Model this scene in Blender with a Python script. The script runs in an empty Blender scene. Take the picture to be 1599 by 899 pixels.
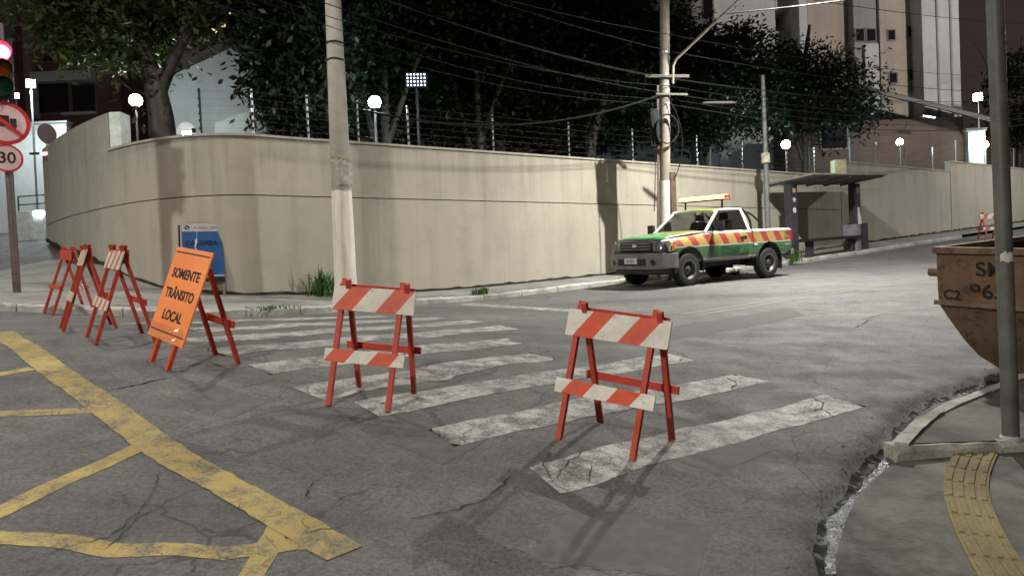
import bpy, bmesh, math, random
import numpy as np
from mathutils import Vector, Matrix
random.seed(7)
sc = bpy.context.scene
COL = sc.collection
R_ = math.radians

# ------------------------------------------------------------------ camera
F = 1155.0          # focal length in photograph pixels (1599 wide)
EYE = 1.65
TH = R_(1.1); RO = 0.041
fw = np.array([0, math.cos(TH), -math.sin(TH)])
_r0 = np.array([1., 0, 0]); _u0 = np.cross(_r0, fw)
cr = math.cos(RO)*_r0 - math.sin(RO)*_u0
cu = math.sin(RO)*_r0 + math.cos(RO)*_u0
CAM = np.array([0, 0, EYE])
cam_d = bpy.data.cameras.new('camera'); cam_d.sensor_width = 36; cam_d.lens = 36*F/1599
cam_d.clip_start = .05; cam_d.clip_end = 2000
cam = bpy.data.objects.new('camera', cam_d); COL.objects.link(cam)
cam.matrix_world = Matrix(((cr[0], cu[0], -fw[0], 0), (cr[1], cu[1], -fw[1], 0), (cr[2], cu[2], -fw[2], EYE), (0, 0, 0, 1)))
sc.camera = cam

# ------------------------------------------------------------------ world / sun / exposure
w = bpy.data.worlds.new('World'); sc.world = w; w.use_nodes = True
nt = w.node_tree; nt.nodes.clear()
sky = nt.nodes.new('ShaderNodeTexSky'); sky.sky_type = 'NISHITA'; sky.sun_disc = False
sky.sun_elevation = R_(-3); sky.sun_rotation = R_(120); sky.air_density = 2; sky.dust_density = 4
b1 = nt.nodes.new('ShaderNodeBackground'); b1.inputs[1].default_value = .05
b2 = nt.nodes.new('ShaderNodeBackground'); b2.inputs[0].default_value = (.040, .027, .025, 1); b2.inputs[1].default_value = 1.0   # city glow on low cloud
ad = nt.nodes.new('ShaderNodeAddShader'); wo = nt.nodes.new('ShaderNodeOutputWorld')
nt.links.new(sky.outputs[0], b1.inputs[0]); nt.links.new(b1.outputs[0], ad.inputs[0]); nt.links.new(b2.outputs[0], ad.inputs[1]); nt.links.new(ad.outputs[0], wo.inputs[0])
sund = bpy.data.lights.new('moon', 'SUN'); sund.energy = .03; sund.angle = R_(12); sund.color = (1, .93, .86)
suno = bpy.data.objects.new('moon', sund); COL.objects.link(suno); suno.rotation_euler = (R_(40), 0, R_(-30))
sc.view_settings.view_transform = 'Standard'; sc.view_settings.look = 'None'; sc.view_settings.gamma = 1
sc.view_settings.exposure = -0.22
sc.view_settings.use_curve_mapping = False
sc.cycles.use_denoising = True
sc.cycles.sample_clamp_indirect = 4
sc.cycles.max_bounces = 4; sc.cycles.diffuse_bounces = 2; sc.cycles.glossy_bounces = 2; sc.cycles.transparent_max_bounces = 8
sc.cycles.use_adaptive_sampling = True; sc.cycles.adaptive_threshold = .02; sc.cycles.caustics_reflective = False; sc.cycles.caustics_refractive = False

# ------------------------------------------------------------------ picture <-> place
def ray(x, y): return fw + cr*(x-799.5)/F + cu*(449.5-y)/F
def P(x, y, d): return CAM + ray(x, y)*d
D_ = np.array([.827, .562]); N_ = np.array([-.562, .827])     # along / across the street
anch = [(800,899,3.7),(0,899,3.35),(1599,899,3.6),(964,690,5.37),(592,622,6.2),(290,560,6.9),(150,515,8.6),
        (1540,578,7.7),(1071,446,16.3),(1195,434,17.95),(27,457,13.5),(0,375,21.5),(60,373,21.5),(0,436,16.5)]
def wl(x, y): return (x, y, 18.1/(1-.68*(x-800)/F))
wallpx = [(78,372,19.3),(130,392,16.9),(180,420,15.65),(240,447,14.85),(300,456,14.5),(390,461,14.55),(470,460,15.15),
          wl(650,456), wl(800,444), wl(940,430), wl(1180,404), wl(1340,381), wl(1480,362), wl(1599,346)]
_p = [P(*a) for a in anch]
for a in wallpx:
    q = P(*a); q[2] -= .12; _p.append(q)
for u, zz in ((22,-.5),(32,.1),(42,.8)):
    q = D_*u + N_*3.5; _p.append(np.array([q[0], q[1], EYE+zz]))
_p += [np.array([0,0,0.]), np.array([6,0,-.1]), np.array([-6,0,.35])]
_p = np.array(_p)
_n = len(_p); _D = np.linalg.norm(_p[:,None,:2]-_p[None,:,:2], axis=2)
_A = np.zeros((_n+3, _n+3)); _A[:_n,:_n] = np.where(_D > 0, _D*_D*np.log(_D+1e-9), 0) + .8*np.eye(_n)
_A[:_n,_n:] = np.c_[np.ones(_n), _p[:,:2]]; _A[_n:,:_n] = _A[:_n,_n:].T
_W = np.linalg.solve(_A, np.r_[_p[:,2], 0, 0, 0])
def zga(X, Y):
    X = np.asarray(X, float).ravel(); Y = np.asarray(Y, float).ravel()
    u = np.clip(X*D_[0]+Y*D_[1], -14, 55); v = np.clip(X*N_[0]+Y*N_[1], -9, 34)
    X = u*D_[0]+v*N_[0]; Y = u*D_[1]+v*N_[1]
    D = np.sqrt((X[:,None]-_p[None,:,0])**2 + (Y[:,None]-_p[None,:,1])**2)
    return (D*D*np.log(D+1e-9))@_W[:-3] + _W[-3] + _W[-2]*X + _W[-1]*Y
def zg(x, y): return float(zga([x], [y])[0])
def G(px, py, dz=0.0):
    """the point of the ground (raised by dz) seen at a pixel of the photograph"""
    r = ray(px, py); lo, hi = 1.5, 70.0
    ts = np.linspace(lo, hi, 400); pts = CAM[None]+ts[:,None]*r[None]
    below = pts[:,2] < zga(pts[:,0], pts[:,1])+dz
    k = int(np.argmax(below)) if below.any() else len(ts)-1
    a, b = ts[max(k-1, 0)], ts[k]
    for _ in range(22):
        m = (a+b)/2; q = CAM+m*r
        if q[2] < zg(q[0], q[1])+dz: b = m
        else: a = m
    q = CAM+b*r
    return np.array([q[0], q[1], zg(q[0], q[1])])
def norm(v): v = np.asarray(v, float); return v/np.linalg.norm(v)
def uv(u, v): q = D_*u+N_*v; return float(q[0]), float(q[1])

# ------------------------------------------------------------------ materials
MATS = {}
def nodes(name):
    m = bpy.data.materials.new(name); m.use_nodes = True; t = m.node_tree
    b = t.nodes['Principled BSDF']
    return m, t, b
def N(t, typ, **kw):
    n = t.nodes.new(typ)
    for k, v in kw.items():
        if k.startswith('i_'):
            key = k[2:]; key = int(key) if key.isdigit() else key
            n.inputs[key].default_value = v
        else: setattr(n, k, v)
    return n
def ramp(t, src, stops):
    n = t.nodes.new('ShaderNodeValToRGB'); e = n.color_ramp.elements
    while len(e) < len(stops): e.new(.5)
    for k, (p, c) in enumerate(stops):
        e[k].position = p; e[k].color = (c, c, c, 1) if isinstance(c, (int, float)) else (*c, 1)
    t.links.new(src, n.inputs[0]); return n
def mixc(t, fac, a, b, mode='MIX'):
    n = t.nodes.new('ShaderNodeMix'); n.data_type = 'RGBA'; n.blend_type = mode
    for s, v in ((n.inputs['Factor'], fac), (n.inputs['A'], a), (n.inputs['B'], b)):
        if isinstance(v, (int, float)): s.default_value = v
        elif isinstance(v, tuple): s.default_value = (*v, 1)
        else: t.links.new(v, s)
    return n.outputs['Result']
def math_(t, op, a, b=None, c=None):
    n = t.nodes.new('ShaderNodeMath'); n.operation = op
    for k, v in enumerate((a, b, c)):
        if v is None: continue
        if isinstance(v, (int, float)): n.inputs[k].default_value = v
        else: t.links.new(v, n.inputs[k])
    return n.outputs[0]
def objco(t, scale=(1,1,1)):
    tc = N(t, 'ShaderNodeTexCoord'); mp = N(t, 'ShaderNodeMapping'); mp.inputs['Scale'].default_value = scale
    t.links.new(tc.outputs['Object'], mp.inputs[0]); return mp.outputs[0]
def noise(t, co, scale, detail=4, rough=.55):
    n = N(t, 'ShaderNodeTexNoise', i_Scale=scale, i_Detail=detail, i_Roughness=rough); t.links.new(co, n.inputs['Vector']); return n.outputs['Fac']
def bump(t, b, h, strength, dist=.01):
    n = N(t, 'ShaderNodeBump', i_Strength=strength, i_Distance=dist); t.links.new(h, n.inputs['Height']); t.links.new(n.outputs[0], b.inputs['Normal'])
def plain(name, col, rough=.6, metal=0., var=.25, scale=8., bmp=.15, spec=.4, dirt=None):
    """a paint or surface with uneven colour, wear and a little relief"""
    if name in MATS: return MATS[name]
    m, t, b = nodes(name); co = objco(t)
    f = ramp(t, noise(t, co, scale, 6), [(.3, 0), (.7, 1)]).outputs[0]
    lo = tuple(c*(1-var) for c in col); hi = tuple(min(1, c*(1+var*.6)) for c in col)
    c = mixc(t, f, lo, hi)
    if dirt:
        d = ramp(t, noise(t, co, scale*.35, 8, .7), [(.52, 0), (.68, 1)]).outputs[0]
        c = mixc(t, d, c, dirt)
    t.links.new(c, b.inputs['Base Color'])
    r = N(t, 'ShaderNodeMapRange', i_3=max(.05, rough-.12), i_4=min(1, rough+.12)); t.links.new(f, r.inputs[0]); t.links.new(r.outputs[0], b.inputs['Roughness'])
    b.inputs['Metallic'].default_value = metal; b.inputs['Specular IOR Level'].default_value = spec
    if bmp: bump(t, b, noise(t, co, scale*9, 5), bmp, .004)
    MATS[name] = m; return m
def emis(name, col, strength):
    m, t, b = nodes(name); b.inputs['Base Color'].default_value = (*col, 1)
    b.inputs['Emission Color'].default_value = (*col, 1); b.inputs['Emission Strength'].default_value = strength
    MATS[name] = m; return m
def glass(name, tint=(.25,.28,.28), rough=.03, through=.55):
    m, t, b = nodes(name); t.nodes.remove(b)
    tr = N(t, 'ShaderNodeBsdfTransparent'); tr.inputs[0].default_value = (*[c*through*1.6 for c in tint], 1)
    gl = N(t, 'ShaderNodeBsdfGlossy', i_Roughness=rough); fr = N(t, 'ShaderNodeFresnel', i_IOR=1.5)
    ge = N(t, 'ShaderNodeNewGeometry'); mx = N(t, 'ShaderNodeMixShader'); t.links.new(math_(t, 'MULTIPLY', fr.outputs[0], math_(t, 'SUBTRACT', 1., ge.outputs['Backfacing'])), mx.inputs[0]); t.links.new(tr.outputs[0], mx.inputs[1]); t.links.new(gl.outputs[0], mx.inputs[2])
    t.links.new(mx.outputs[0], t.nodes['Material Output'].inputs[0]); MATS[name] = m; return m

def asphalt():
    m, t, b = nodes('asphalt'); co = objco(t)
    wob = N(t, 'ShaderNodeTexNoise', i_Scale=1.1, i_Detail=5.); t.links.new(co, wob.inputs['Vector'])
    vm = N(t, 'ShaderNodeVectorMath', operation='MULTIPLY_ADD'); t.links.new(wob.outputs['Color'], vm.inputs[0]); vm.inputs[1].default_value = (.9,.9,.9); t.links.new(co, vm.inputs[2])
    big = ramp(t, noise(t, co, .42, 5, .6), [(.32, 0), (.7, 1)]).outputs[0]
    med = ramp(t, noise(t, co, 2.6, 7, .68), [(.3, 0), (.72, 1)]).outputs[0]
    
    c = mixc(t, big, (.098,.096,.094), (.182,.177,.170))
    c = mixc(t, math_(t, 'MULTIPLY', med, .5), c, (.080,.079,.078))
    gr_ = ramp(t, noise(t, co, 34, 5, .8), [(.33, .50), (.67, 1.48)]).outputs[0]; c = mixc(t, 1., c, gr_, 'MULTIPLY')
    # tyre-worn bands and oily stains along the street
    st = objco(t, (1,1,1)); rot = N(t, 'ShaderNodeMapping'); rot.inputs['Rotation'].default_value = (0,0,R_(-34)); rot.inputs['Scale'].default_value = (.12, 1.4, 1); t.links.new(st, rot.inputs[0])
    band = ramp(t, noise(t, rot.outputs[0], 1.6, 6, .6), [(.42, 0), (.62, 1)]).outputs[0]
    c = mixc(t, math_(t, 'MULTIPLY', band, .45), c, (.066,.064,.065))
    # pale stone chips worn out of the binder
    chip = N(t, 'ShaderNodeTexVoronoi', i_Scale=46.); t.links.new(co, chip.inputs['Vector'])
    ck = ramp(t, chip.outputs['Distance'], [(.0, 1), (.2, 0)]).outputs[0]
    cm = math_(t, 'MULTIPLY', ck, ramp(t, noise(t, co, 3.3, 4), [(.42, .15), (.58, .9)]).outputs[0])
    c = mixc(t, cm, c, (.30,.29,.27))
    # crazed cracking, in patches
    vo = N(t, 'ShaderNodeTexVoronoi', feature='DISTANCE_TO_EDGE', i_Scale=1.35); t.links.new(vm.outputs[0], vo.inputs['Vector'])
    cr1 = ramp(t, vo.outputs['Distance'], [(.004, 1), (.018, 0)]).outputs[0]
    vo2 = N(t, 'ShaderNodeTexVoronoi', feature='DISTANCE_TO_EDGE', i_Scale=4.2); t.links.new(vm.outputs[0], vo2.inputs['Vector'])
    cr2 = ramp(t, vo2.outputs['Distance'], [(.008, 1), (.035, 0)]).outputs[0]
    pm = ramp(t, noise(t, co, .75, 3), [(.52, 0), (.6, 1)]).outputs[0]
    pm2 = ramp(t, noise(t, co, .9, 3), [(.57, 0), (.63, 1)]).outputs[0]
    ck1 = math_(t, 'MULTIPLY', cr1, pm); ck2 = math_(t, 'MULTIPLY', cr2, pm2)
    crk = math_(t, 'MAXIMUM', ck1, math_(t, 'MULTIPLY', ck2, .8))
    c = mixc(t, math_(t, 'MULTIPLY', crk, .62), c, (.025,.024,.022))
    t.links.new(c, b.inputs['Base Color'])
    rr = N(t, 'ShaderNodeMapRange', i_3=.62, i_4=.9); t.links.new(med, rr.inputs[0]); t.links.new(rr.outputs[0], b.inputs['Roughness'])
    bump(t, b, noise(t, co, 45, 4, .8), .8, .014); b.inputs['Specular IOR Level'].default_value = .35
    MATS['asphalt'] = m; return m
def roadpaint(name, col, wear=.5, grime=(.10,.098,.094)):
    m, t, b = nodes(name); co = objco(t)
    n1 = noise(t, co, 5.5, 8, .72); n2 = noise(t, co, 55, 4, .7); n3 = noise(t, co, 1.1, 4)
    s = math_(t, 'ADD', math_(t, 'MULTIPLY', n1, .62), math_(t, 'MULTIPLY', n2, .38))
    wk = ramp(t, s, [(wear-.09, 0), (wear+.07, 1)]).outputs[0]
    c0 = mixc(t, ramp(t, n3, [(.35, 0), (.65, 1)]).outputs[0], tuple(c*.74 for c in col), col)
    c = mixc(t, wk, c0, grime)
    wob = N(t, 'ShaderNodeTexNoise', i_Scale=2.1, i_Detail=4.); t.links.new(co, wob.inputs['Vector'])
    vm = N(t, 'ShaderNodeVectorMath', operation='MULTIPLY_ADD'); t.links.new(wob.outputs['Color'], vm.inputs[0]); vm.inputs[1].default_value = (.5,.5,.5); t.links.new(co, vm.inputs[2])
    vo = N(t, 'ShaderNodeTexVoronoi', feature='DISTANCE_TO_EDGE', i_Scale=3.4); t.links.new(vm.outputs[0], vo.inputs['Vector'])
    ck = math_(t, 'MULTIPLY', ramp(t, vo.outputs['Distance'], [(.008, 1), (.026, 0)]).outputs[0], ramp(t, noise(t, co, .9, 3), [(.5, 0), (.58, 1)]).outputs[0])
    c = mixc(t, math_(t, 'MULTIPLY', ck, .6), c, (.06,.057,.053))
    t.links.new(c, b.inputs['Base Color']); b.inputs['Roughness'].default_value = .7; b.inputs['Specular IOR Level'].default_value = .3
    bump(t, b, math_(t, 'SUBTRACT', n2, ck), .4, .006); MATS[name] = m; return m
def concrete(name, col, col2, scale=1.6, stain=(.12,.11,.10), amt=.5, bmp=.4):
    m, t, b = nodes(name); co = objco(t)
    a = ramp(t, noise(t, co, scale, 7, .62), [(.3, 0), (.7, 1)]).outputs[0]
    c = mixc(t, a, col, col2)
    d = ramp(t, noise(t, co, scale*.55, 8, .72), [(.46, 0), (.62, 1)]).outputs[0]
    c = mixc(t, math_(t, 'MULTIPLY', d, amt), c, stain)
    sp = ramp(t, noise(t, co, 60, 3, .7), [(.35, .82), (.65, 1.1)]).outputs[0]
    c = mixc(t, 1., c, sp, 'MULTIPLY')
    t.links.new(c, b.inputs['Base Color']); b.inputs['Roughness'].default_value = .82; b.inputs['Specular IOR Level'].default_value = .3
    bump(t, b, noise(t, co, 38, 6, .65), bmp, .008); MATS[name] = m; return m
def wallplaster(name, col, col2, top=None):
    m, t, b = nodes(name); co = objco(t)
    a = ramp(t, noise(t, co, .5, 6, .6), [(.3, 0), (.7, 1)]).outputs[0]
    c = mixc(t, a, col, col2)
    str_ = objco(t, (2.6, 2.6, .10)); s = ramp(t, noise(t, str_, 1.0, 7, .7), [(.45, 0), (.8, 1)]).outputs[0]      # rain runs down from the top
    c = mixc(t, math_(t, 'MULTIPLY', s, .40), c, tuple(k*.5 for k in col))
    blot = ramp(t, noise(t, co, 1.7, 8, .7), [(.5, 0), (.74, 1)]).outputs[0]
    c = mixc(t, math_(t, 'MULTIPLY', blot, .34), c, tuple(k*.58 for k in col))
    if top is not None:                                               # black runs hanging from the coping
        sz = N(t, 'ShaderNodeSeparateXYZ'); t.links.new(co, sz.inputs[0]); rn = noise(t, objco(t, (3.4,3.4,.02)), 1.3, 6, .72)
        ln = math_(t, 'SUBTRACT', sz.outputs[2], math_(t, 'SUBTRACT', top, math_(t, 'MULTIPLY', ramp(t, rn, [(.42, 0), (.78, 1)]).outputs[0], 2.6)))
        k_ = math_(t, 'MULTIPLY', ramp(t, ln, [(0, 0), (.9, 1)]).outputs[0], ramp(t, noise(t, co, 6, 5, .7), [(.3, .3), (.65, 1)]).outputs[0])
        c = mixc(t, math_(t, 'MULTIPLY', k_, .27), c, (.13,.115,.09))
    pat = ramp(t, noise(t, co, .33, 4, .5), [(.5, 0), (.56, 1)]).outputs[0]; c = mixc(t, math_(t, 'MULTIPLY', pat, .16), c, tuple(min(1, k*1.25) for k in col2))
    t.links.new(c, b.inputs['Base Color']); b.inputs['Roughness'].default_value = .88; b.inputs['Specular IOR Level'].default_value = .25
    bump(t, b, noise(t, co, 26, 7, .7), .35, .008); MATS[name] = m; return m
def wood(name, col, chip=(.42,.33,.24)):
    m, t, b = nodes(name); co = objco(t, (14, 14, 14)); g = noise(t, co, 1.4, 5, .6)
    c = mixc(t, ramp(t, g, [(.3, 0), (.7, 1)]).outputs[0], tuple(k*.72 for k in col), col)
    d = ramp(t, noise(t, objco(t), 13, 8, .78), [(.58, 0), (.66, 1)]).outputs[0]
    c = mixc(t, math_(t, 'MULTIPLY', d, .6), c, tuple(k*.4 for k in col))
    t.links.new(c, b.inputs['Base Color']); b.inputs['Roughness'].default_value = .55; b.inputs['Specular IOR Level'].default_value = .35
    bump(t, b, g, .3, .003); MATS[name] = m; return m
def stripes(name, red, white, period, slope, phase, axis_w='X', axis_h='Z', duty=.5):
    m, t, b = nodes(name); tc = N(t, 'ShaderNodeTexCoord'); sp = N(t, 'ShaderNodeSeparateXYZ'); t.links.new(tc.outputs['Object'], sp.inputs[0])
    s = math_(t, 'SUBTRACT', sp.outputs[axis_w], math_(t, 'MULTIPLY', sp.outputs[axis_h], slope))
    fr = math_(t, 'FRACT', math_(t, 'ADD', math_(t, 'DIVIDE', s, period), phase))
    k = math_(t, 'LESS_THAN', fr, duty)
    co = tc.outputs['Object']; n1 = ramp(t, noise(t, co, 9, 8, .7), [(.3, .74), (.7, 1.05)]).outputs[0]
    c = mixc(t, 1., mixc(t, k, white, red), n1, 'MULTIPLY')
    d = ramp(t, noise(t, co, 17, 8, .78), [(.585, 0), (.66, 1)]).outputs[0]
    c = mixc(t, math_(t, 'MULTIPLY', d, .55), c, (.20,.15,.11)); d2 = ramp(t, noise(t, co, 3.2, 6, .7), [(.4, 0), (.75, 1)]).outputs[0]; c = mixc(t, math_(t, 'MULTIPLY', d2, .30), c, (.20,.16,.13))
    t.links.new(c, b.inputs['Base Color']); b.inputs['Roughness'].default_value = .5; b.inputs['Specular IOR Level'].default_value = .3
    bump(t, b, noise(t, co, 60, 4), .12, .003); MATS[name] = m; return m
def leafmat(name, a, c2):
    m, t, b = nodes(name); co = objco(t)
    c = mixc(t, ramp(t, noise(t, co, 1.3, 5), [(.3, 0), (.7, 1)]).outputs[0], a, c2)
    t.links.new(c, b.inputs['Base Color']); b.inputs['Roughness'].default_value = .5; b.inputs['Specular IOR Level'].default_value = .35
    tl = N(t, 'ShaderNodeBsdfTranslucent'); t.links.new(c, tl.inputs[0]); mx = N(t, 'ShaderNodeMixShader', i_0=.35)
    t.links.new(b.outputs[0], mx.inputs[1]); t.links.new(tl.outputs[0], mx.inputs[2]); t.links.new(mx.outputs[0], t.nodes['Material Output'].inputs[0])
    MATS[name] = m; return m

# ------------------------------------------------------------------ mesh helpers
class MB:
    def __init__(s): s.v = []; s.f = []
    def add(s, vs, fs):
        o = len(s.v); s.v += [tuple(map(float, p)) for p in vs]; s.f += [tuple(i+o for i in f) for f in fs]; return s
    def hexa(s, b, t):
        return s.add(list(b)+list(t), [(3,2,1,0),(4,5,6,7),(0,1,5,4),(1,2,6,5),(2,3,7,6),(3,0,4,7)])
    def box(s, lo, hi):
        (a,b,c),(d,e,f) = lo, hi
        return s.hexa([(a,b,c),(d,b,c),(d,e,c),(a,e,c)], [(a,b,f),(d,b,f),(d,e,f),(a,e,f)])
    def beam(s, p, q, wx, wy, up=(0,0,1)):
        p = np.array(p, float); q = np.array(q, float); d = norm(q-p); a = np.cross(d, up)
        if np.linalg.norm(a) < 1e-4: a = np.cross(d, (1,0,0))
        a = norm(a); b = np.cross(a, d); k = [(-1,-1),(1,-1),(1,1),(-1,1)]
        return s.hexa([p+a*i*wx/2+b*j*wy/2 for i, j in k], [q+a*i*wx/2+b*j*wy/2 for i, j in k])
    def tube(s, pts, rad, n=8, caps=True):
        pts = [np.array(p, float) for p in pts]; rad = rad if isinstance(rad, (list, tuple)) else [rad]*len(pts)
        o = len(s.v); a = None
        for i, p in enumerate(pts):
            d = norm(pts[min(i+1, len(pts)-1)]-pts[max(i-1, 0)])
            if a is None:
                a = np.cross(d, (0,0,1)); a = np.cross(d, (1,0,0)) if np.linalg.norm(a) < 1e-3 else a
            a = norm(a-d*(a@d)); b = np.cross(d, a)
            s.v += [tuple(p+rad[i]*(a*math.cos(2*math.pi*k/n)+b*math.sin(2*math.pi*k/n))) for k in range(n)]
        for i in range(len(pts)-1):
            for k in range(n):
                k2 = (k+1) % n; s.f.append((o+i*n+k, o+i*n+k2, o+(i+1)*n+k2, o+(i+1)*n+k))
        if caps: s.f.append(tuple(o+k for k in reversed(range(n)))); e = o+(len(pts)-1)*n; s.f.append(tuple(e+k for k in range(n)))
        return s
    def lathe(s, prof, n=24, axis='Z', c=(0,0,0)):
        o = len(s.v)
        for (r, h) in prof:
            for k in range(n):
                x, y = r*math.cos(2*math.pi*k/n), r*math.sin(2*math.pi*k/n)
                p = {'Z': (x,y,h), 'Y': (x,h,y), 'X': (h,x,y)}[axis]; s.v.append((p[0]+c[0], p[1]+c[1], p[2]+c[2]))
        for i in range(len(prof)-1):
            for k in range(n):
                k2 = (k+1) % n; s.f.append((o+i*n+k, o+i*n+k2, o+(i+1)*n+k2, o+(i+1)*n+k))
        return s
    def loft(s, rings, closed=True, caps=True):
        o = len(s.v); n = len(rings[0])
        for r in rings: s.v += [tuple(map(float, p)) for p in r]
        for i in range(len(rings)-1):
            for k in range(n if closed else n-1):
                k2 = (k+1) % n; s.f.append((o+i*n+k, o+i*n+k2, o+(i+1)*n+k2, o+(i+1)*n+k))
        if caps and closed: s.f.append(tuple(o+k for k in reversed(range(n)))); e = o+(len(rings)-1)*n; s.f.append(tuple(e+k for k in range(n)))
        return s
    def prism(s, poly, a, b):
        """poly: list of 3-D points; swept from +a to +b (vectors)"""
        n = len(poly); a = np.array(a); b = np.array(b)
        vs = [np.array(p)+a for p in poly]+[np.array(p)+b for p in poly]
        return s.add(vs, [tuple(reversed(range(n))), tuple(range(n, 2*n))]+[(k, (k+1) % n, n+(k+1) % n, n+k) for k in range(n)])
    def build(s, name, mat, parent=None, smooth=False, bevel=0, fix=True, kind=None):
        me = bpy.data.meshes.new(name); me.from_pydata(s.v, [], s.f)
        if fix or bevel:
            bm = bmesh.new(); bm.from_mesh(me)
            if bevel:
                ed = [e for e in bm.edges if len(e.link_faces) == 2 and e.calc_face_angle(0) > .6]
                bmesh.ops.bevel(bm, geom=ed, offset=bevel, segments=2, affect='EDGES', profile=.6, clamp_overlap=True)
            bmesh.ops.recalc_face_normals(bm, faces=bm.faces); bm.to_mesh(me); bm.free()
        if smooth:
            for p in me.polygons: p.use_smooth = True
            try: me.set_sharp_from_angle(angle=R_(40))
            except Exception: pass
        return link(name, me, mat, parent, kind)
def link(name, me, mat, parent=None, kind=None):
    if mat is not None and not me.materials: me.materials.append(mat)
    o = bpy.data.objects.new(name, me); COL.objects.link(o)
    if parent is not None: o.parent = parent
    if kind: o['kind'] = kind
    return o
def tag(o, label, cat, group=None):
    o['label'] = label; o['category'] = cat
    if group: o['group'] = group
    return o
def empty(name, loc=(0,0,0), rz=0, label=None, cat=None, group=None):
    o = bpy.data.objects.new(name, None); COL.objects.link(o); o.empty_display_size = .2
    o.location = tuple(map(float, loc)); o.rotation_euler = (0, 0, rz)
    if label: tag(o, label, cat, group)
    return o
def struct(o): o['kind'] = 'structure'; return o
def copy_tree(o, parent=None):
    c = o.copy(); COL.objects.link(c); c.parent = parent
    for ch in [k for k in bpy.data.objects if k.parent == o]: copy_tree(ch, c)
    return c
def text(body, size, mat, name='lettering', parent=None, mtx=None, extrude=.002, align='CENTER', sx=1., bold=0.):
    cu_ = bpy.data.curves.new('t', 'FONT'); cu_.body = body; cu_.size = size; cu_.extrude = extrude; cu_.align_x = align; cu_.align_y = 'CENTER'; cu_.offset = bold
    to = bpy.data.objects.new('t', cu_); COL.objects.link(to); dg = bpy.context.evaluated_depsgraph_get()
    me = bpy.data.meshes.new_from_object(to.evaluated_get(dg)); bpy.data.objects.remove(to); bpy.data.curves.remove(cu_)
    if mtx is not None: me.transform(mtx @ Matrix.Diagonal((sx, 1, 1, 1)))
    me.materials.clear(); return link(name, me, mat, parent)
def basis(o, x, y, z):
    """matrix whose columns are the axes x, y, z at the origin o"""
    return Matrix(((x[0],y[0],z[0],o[0]),(x[1],y[1],z[1],o[1]),(x[2],y[2],z[2],o[2]),(0,0,0,1)))
def catmull(pts, n=8):
    pts = [np.array(p, float) for p in pts]; q = [2*pts[0]-pts[1]]+pts+[2*pts[-1]-pts[-2]]; out = []
    for i in range(1, len(q)-2):
        for k in range(n):
            t = k/n; a, b, c, d = q[i-1:i+3]
            out.append(.5*((2*b)+(c-a)*t+(2*a-5*b+4*c-d)*t*t+(3*b-a-3*c+d)*t**3))
    return out+[pts[-1]]
def resample(pts, step):
    pts = [np.array(p, float) for p in pts]; L = [0]
    for a, b in zip(pts, pts[1:]): L.append(L[-1]+np.linalg.norm(b-a))
    n = max(2, int(round(L[-1]/step))+1); s = np.linspace(0, L[-1], n); A = np.array(pts)
    return [np.array([np.interp(x, L, A[:,k]) for k in range(A.shape[1])]) for x in s]
def boolcut(o, cutters):
    for c in cutters:
        md = o.modifiers.new('b', 'BOOLEAN'); md.operation = 'DIFFERENCE'; md.object = c; md.solver = 'EXACT'
    dg = bpy.context.evaluated_depsgraph_get(); me = bpy.data.meshes.new_from_object(o.evaluated_get(dg)); o.modifiers.clear(); o.data = me
    for c in cutters: bpy.data.objects.remove(c)

# materials used more than once
ASPH = asphalt()
M_white_road = roadpaint('white_road_paint', (.48,.465,.44), .51)
M_yellow_road = roadpaint('yellow_road_paint', (.43,.325,.115), .55)
M_pave = concrete('pavement_concrete', (.20,.20,.19), (.30,.30,.285), 1.3, (.10,.10,.09), .55)
M_kerb = concrete('kerb_concrete', (.40,.39,.36), (.55,.54,.50), 2.2, (.16,.15,.13), .7)
M_wall = wallplaster('beige_wall_plaster', (.370,.338,.280), (.420,.386,.325), 1.65+2.92)
M_wallw = wallplaster('pale_wall_plaster', (.50,.52,.50), (.60,.62,.60))
M_red = wood('red_painted_wood', (.53,.072,.045))
M_board = stripes('striped_board', (.72,.105,.05), (.80,.75,.67), .373, .78, .505, duty=.46)
M_board_low = stripes('striped_board_low', (.72,.105,.05), (.80,.75,.67), .373, .78, .69, duty=.49)
M_black = plain('black_metal', (.02,.02,.022), .5, .3, .3, 12)
M_steel = plain('galvanised_steel', (.34,.35,.36), .45, .6, .3, 9)
M_conc = concrete('pole_concrete', (.22,.195,.165), (.30,.265,.225), 3., (.14,.12,.10), .5)

# ================================================================== THE SETTING
_rng = np.random.RandomState(3)
_wv = [(_rng.uniform(0, 6.28), _rng.uniform(2.2, 11), _rng.uniform(0, 6.28)) for _ in range(14)]
GUT = np.array([uv(*q) for q in [(2.4,1.35),(2.9,1.8),(3.26,2.15),(3.78,2.46),(4.26,2.66),(4.7,2.80),(5.1,2.92),(5.56,3.06),(6.0,3.22),(6.36,3.30),(7.07,3.42),(8.0,3.42),(9.2,3.38)]])
GUT = np.array(resample(catmull(GUT, 6), .06)); GUT += np.c_[np.sin(np.arange(len(GUT))*1.7)*.022+np.sin(np.arange(len(GUT))*.61)*.03, np.cos(np.arange(len(GUT))*1.3)*.022]
_pits = [(G(1262,785)[:2], .14, .07), (G(205,850)[:2], .16, .018), (G(160,852)[:2], .10, .018), (G(935,790)[:2], .13, .022), (G(700,590)[:2], .12, .035), (G(330,645)[:2], .08, .03), (G(1000,845)[:2], .2, .012), (G(455,765)[:2], .3, .015)]
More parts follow.
